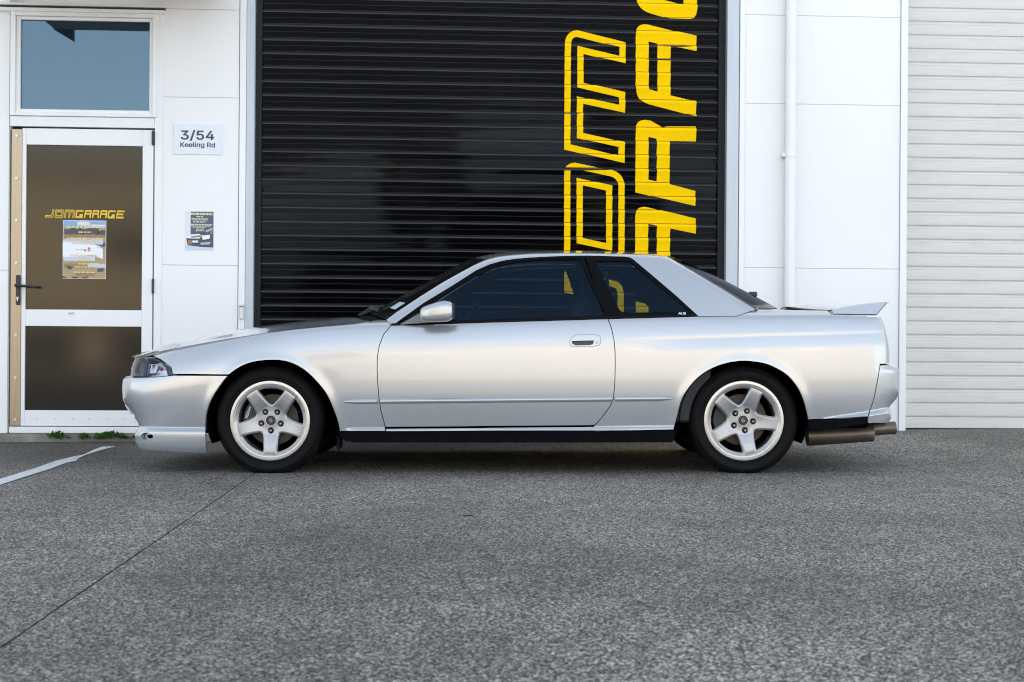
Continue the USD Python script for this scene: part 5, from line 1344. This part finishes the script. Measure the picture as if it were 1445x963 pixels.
def wheel(xc, zc, near, rot, cal_deg, label, text):
    """outer face at b = 0.80; meshes are built facing +y, turned to face out"""
    s = -1 if near else 1
    W_ = np.eye(4); W_[3, :3] = (xc, s * 0.7975, zc)
    R = np.eye(4)
    c_, n_ = math.cos(math.radians(rot)), math.sin(math.radians(rot))
    def place(m, turn=True, extra=0.0):
        a = math.radians((rot if turn else 0) + extra)
        v = np.array(m.vertices if hasattr(m, 'vertices') else m[0], float)
        x = v[:, 0] * math.cos(a) - v[:, 2] * math.sin(a); z = v[:, 0] * math.sin(a) + v[:, 2] * math.cos(a)
        vv = np.stack([x, v[:, 1] * s, z], 1)
        f = np.array(m.faces if hasattr(m, 'faces') else m[1])
        return trimesh.Trimesh(vv, f if s > 0 else f[:, ::-1], process=False)
    def fixed(m):
        return m
    v, f, n = WM['star']
    a = math.radians(rot)
    rotv = lambda q: np.stack([q[:, 0] * math.cos(a) - q[:, 2] * math.sin(a), q[:, 1] * s, q[:, 0] * math.sin(a) + q[:, 2] * math.cos(a)], 1)
    v2, n2 = rotv(v), rotv(n)
    f2 = f.copy(); g = np.cross(v2[f2[:, 1]] - v2[f2[:, 0]], v2[f2[:, 2]] - v2[f2[:, 0]]); w = (g * n2[f2].mean(1)).sum(1) < 0; f2[w] = f2[w][:, ::-1]
    wh_ = obj('wheel', (v2, f2), M['wheel'], car, normals=n2, matrix=W_, label=label)
    obj('rim_lip', place(WM['lip']), M['wheel_lip'], wh_, smooth=35)
    obj('tyre', place(WM['tyre'], False), M['tyre'], wh_, smooth=40)
    obj('brake_disc', place(WM['disc']), M['brake'], wh_, smooth=30)
    obj('brake_backplate', place(WM['back']), M['liner'], wh_)
    cm = place(WM['caliper'], False, cal_deg) if near else flipY(place(WM['caliper'], False, cal_deg))
    cm = trimesh.Trimesh(np.abs(cm.vertices) * 0 + cm.vertices, cm.faces, process=False)
    cv = cm.vertices.copy(); cv[:, 1] = -s * np.abs(cv[:, 1]); 
    cc = trimesh.Trimesh(cv, cm.faces, process=False); trimesh.repair.fix_normals(cc)
    cl = obj('brake_caliper', cc, M['caliper'], wh_)
    if text and near:
        tm = text_flat(text, 0.013, 0.001, 1.0, True); w0 = tm.bounds[1, 0]
        tm.apply_translation([-w0 / 2, 0.064, 0.0]); tm.apply_transform(trimesh.transformations.rotation_matrix(math.radians(-70), [0, 1, 0])); tm.apply_translation([-0.126, 0, 0.040])
        obj('caliper_text', tm, M['white_metal'], cl)
    for k in range(5):
        wn = obj('wheel_nut', place(WM['nuts'][k]), M['nut'], wh_)
        obj('nut_seat', place(WM['cup'][k]), M['liner'], wh_)
    cp = obj('centre_cap', place(WM['cap']), M['black_metal'], wh_, smooth=30)
    obj('cap_ring', place(WM['cap_ring']), M['wheel_lip'], cp, smooth=30)
    em = WM['emblem'].copy(); ev = em.vertices.copy(); ev[:, 1] = -0.0288 + ev[:, 1]
    em = trimesh.Trimesh(ev, em.faces, process=False)
    obj('cap_emblem', place(em, True, -rot + (0 if near else 0)), M['chrome'], cp)
    vl = tube([(0.176, -0.020, 0.0), (0.158, -0.010, 0.0)], 0.0035, 8)
    obj('valve', place(vl, True, 36 + 72), M['rubber'], wh_)
    return wh_
xw_f, zw = wpx(381.0, 594.4, 0.02); xw_r, _ = wpx(1049.7, 594.0, 0.02)
ZW = 0.2885
wheel(xw_f, ZW, True, -91, 0, 'near front wheel with worn silver spokes', 'NISSAN')
wheel(xw_r, ZW, True, -78, 25, 'near rear wheel with scuffed silver spokes', '')
wheel(xw_f, ZW, False, 20, 0, None, '')
wheel(xw_r, ZW, False, 50, 0, None, '')

# wheel wells, floor, underside
for xc in (xw_f, xw_r):
    for s_ in (-1, 1):
        th = np.radians(np.linspace(-25, 205, 40)); prf = []
        R0 = 0.352
        o = np.stack([xc + R0 * np.cos(th), np.full(40, 0.80), 0.30 + 0.325 * np.sin(th)], 1); i_ = o.copy(); i_[:, 1] = 0.50
        c = np.stack([xc + 0 * th, np.full(40, 0.50), 0.30 + 0 * th], 1)
        V_ = np.stack([o, i_, c], 1) * [1, s_, 1]
        v, f, n = grid_mesh(V_)
        obj('wheel_well', (v, f), M['liner'], car)
obj('floor_pan', cat(bx(-2.02, xw_f - 0.37, -0.62, 0.62, 0.20, 0.30, 0.02), bx(xw_f - 0.37, xw_f + 0.37, -0.50, 0.50, 0.21, 0.62, 0.02), bx(xw_f + 0.37, xw_r - 0.37, -0.79, 0.79, 0.19, 0.27, 0.02), bx(xw_r - 0.37, xw_r + 0.37, -0.50, 0.50, 0.22, 0.62, 0.02), bx(xw_r + 0.37, 2.05, -0.66, 0.66, 0.24, 0.40, 0.02)), M['liner'])if False else None
fp_ = obj('floor_pan', bx(xw_f + 0.36, xw_r - 0.36, -0.79, 0.79, 0.185, 0.27, 0.02), M['liner'], car)
obj('engine_bay', bx(-2.02, xw_f + 0.36, -0.50, 0.50, 0.20, 0.60, 0.02), M['liner'], car)
obj('boot_floor', bx(xw_r - 0.36, 2.05, -0.50, 0.50, 0.23, 0.64, 0.02), M['liner'], car)
obj('rear_axle', cat(tube([(xw_r, -0.6, ZW), (xw_r, 0.6, ZW)], 0.04, 12), bx(xw_r - 0.16, xw_r + 0.16, -0.17, 0.17, 0.17, 0.42, 0.03)), M['caliper'], car)
obj('front_axle', cat(tube([(xw_f, -0.62, ZW - 0.07), (xw_f, 0.62, ZW - 0.07)], 0.025, 10), bx(xw_f - 0.05, xw_f + 0.25, -0.35, 0.35, 0.15, 0.22, 0.02)), M['caliper'], car)
obj('exhaust_pipe', tube([(-0.9, 0.15, 0.20), (0.0, 0.12, 0.19), (0.7, 0.12, 0.19), (xw_r - 0.2, 0.05, 0.21), (xw_r + 0.35, -0.30, 0.22), (1.66, -0.42, 0.20)], 0.032, 12), M['exhaust'], car, smooth=50)
for xs_, zz_ in ((-0.55, 0.165), (0.10, 0.170), (0.62, 0.168)):
    obj('jacking_bracket', bx(xs_, xs_ + 0.16, -0.66, -0.60, zz_, 0.20, 0.005), M['caliper'], car)
for s_ in (-1, 1):
    obj('mud_flap', bx(xw_f + 0.365, xw_f + 0.385, s_ * 0.72 - 0.06, s_ * 0.72 + 0.06, 0.13, 0.30, 0.005), M['rubber'], car)
# silencer and tail pipe
def cap_tube(p0, p1, r0, r1, wall=0.004, n=40):
    p0, p1 = np.array(p0, float), np.array(p1, float)
    d = p1 - p0
    return tube([p0, p0 + d * 0.01, p0 + d * 0.99, p1, p1 - d * 0.004, p1 - d * 0.05], [r0 * 0.97, r0, r1, r1 * 0.985, r1 - wall, r1 - wall], n)
ys = YC - 0.44
a0 = wpx(1138.5, 616.0, ys); a1 = wpx(1231.5, 611.0, ys)
sl = obj('silencer', cap_tube((a0[0], -0.44, a0[1]), (a1[0], -0.44, a1[1]), 0.056, 0.050), M['exhaust'], car, smooth=40)
c0_ = wpx(1229, 606.4, ys - 0.0); c1_ = wpx(1264.5, 604.2, ys)
obj('tail_pipe', cap_tube((c0_[0], -0.42, c0_[1]), (c1_[0], -0.42, c1_[1]), 0.037, 0.037), M['exhaust'], sl, smooth=40)

# --- cabin: seats, dashboard, steering wheel
def rounded(pts, r): return blob_hull(pts, [r] * len(pts))
cab = obj('cabin_floor', bx(-0.85, 1.30, -0.70, 0.70, 0.27, 0.30), M['plastic'], car)
obj('dashboard', rounded([(-0.72, -0.62, 0.74), (-0.72, 0.62, 0.74), (-0.42, -0.62, 0.72), (-0.42, 0.62, 0.72), (-0.62, -0.62, 0.50), (-0.62, 0.62, 0.50), (-0.60, -0.62, 0.80), (-0.60, 0.62, 0.80)], 0.04), M['plastic'], car, smooth=40)
for y_ in (-0.36, 0.36):
    x0 = 0.20
    se = obj('front_seat', cat(rounded([(x0 - 0.42, y_ - 0.20, 0.46), (x0 - 0.42, y_ + 0.20, 0.46), (x0 + 0.05, y_ - 0.20, 0.42), (x0 + 0.05, y_ + 0.20, 0.42)], 0.07),
        rounded([(x0 + 0.06, y_ - 0.19, 0.48), (x0 + 0.06, y_ + 0.19, 0.48), (x0 + 0.21, y_ - 0.17, 0.92), (x0 + 0.21, y_ + 0.17, 0.92)], 0.06)), M['cloth'], car, smooth=40)
    obj('head_rest', rounded([(x0 + 0.235, y_ - 0.09, 1.03), (x0 + 0.235, y_ + 0.09, 1.03), (x0 + 0.255, y_ - 0.08, 1.10), (x0 + 0.255, y_ + 0.08, 1.10)], 0.045), M['cloth'], se, smooth=40)
    obj('seat_belt', cat(tube([(x0 + 0.33, y_ * 1.72, 1.12), (x0 + 0.36, y_ * 1.80, 0.80), (x0 + 0.30, y_ * 1.85, 0.4)], 0.012, 6)), M['plastic'], se)
obj('rear_seat', cat(rounded([(0.75, -0.50, 0.48), (0.75, 0.50, 0.48), (1.05, -0.50, 0.45), (1.05, 0.50, 0.45)], 0.06), rounded([(1.08, -0.50, 0.50), (1.08, 0.50, 0.50), (1.20, -0.48, 0.78), (1.20, 0.48, 0.78)], 0.05)), M['cloth'], car, smooth=40)
obj('parcel_shelf', bx(1.15, 1.50, -0.58, 0.58, 0.80, 0.83, 0.01), M['plastic'], car)
th = np.linspace(0, 2 * np.pi, 41)
sw_m = tube(np.stack([-0.30 + 0.18 * np.sin(th) * 0.42, 0.36 + 0.18 * np.cos(th), 0.80 + 0.18 * np.sin(th) * 0.91], 1), 0.014, 8, caps=False)
stw = obj('steering_wheel', sw_m, M['plastic'], car, smooth=60)
obj('steering_hub', cat(tube([(-0.30, 0.36, 0.80), (-0.52, 0.36, 0.70)], [0.05, 0.03], 12), tube([(-0.30, 0.20, 0.80), (-0.30, 0.52, 0.80)], 0.014, 8)), M['plastic'], stw)
for y_ in (-0.765, 0.765):
    obj('door_card', bx(-0.70, 1.10, y_ - 0.012, y_ + 0.012, 0.28, 0.83, 0.01), M['plastic'], car)
obj('rear_view_mirror', rounded([(-0.18, -0.10, 1.12), (-0.18, 0.10, 1.12)], 0.026), M['plastic'], car, smooth=40)
# quarter window emblem
em_q = inv_g(np.array([(957.2, 444.0), (972, 438.6)]))
pg = green(em_q)
tm = text_flat('AUS', 0.0135, 0.0012, 1.1, True)
tm.apply_transform(trimesh.transformations.rotation_matrix(math.radians(-22), [1, 0, 0])); tm.apply_translation([pg[0, 0], -pg[0, 1] - 0.004, pg[0, 2]])
obj('window_emblem', tm, M['white_metal'], wq[0])
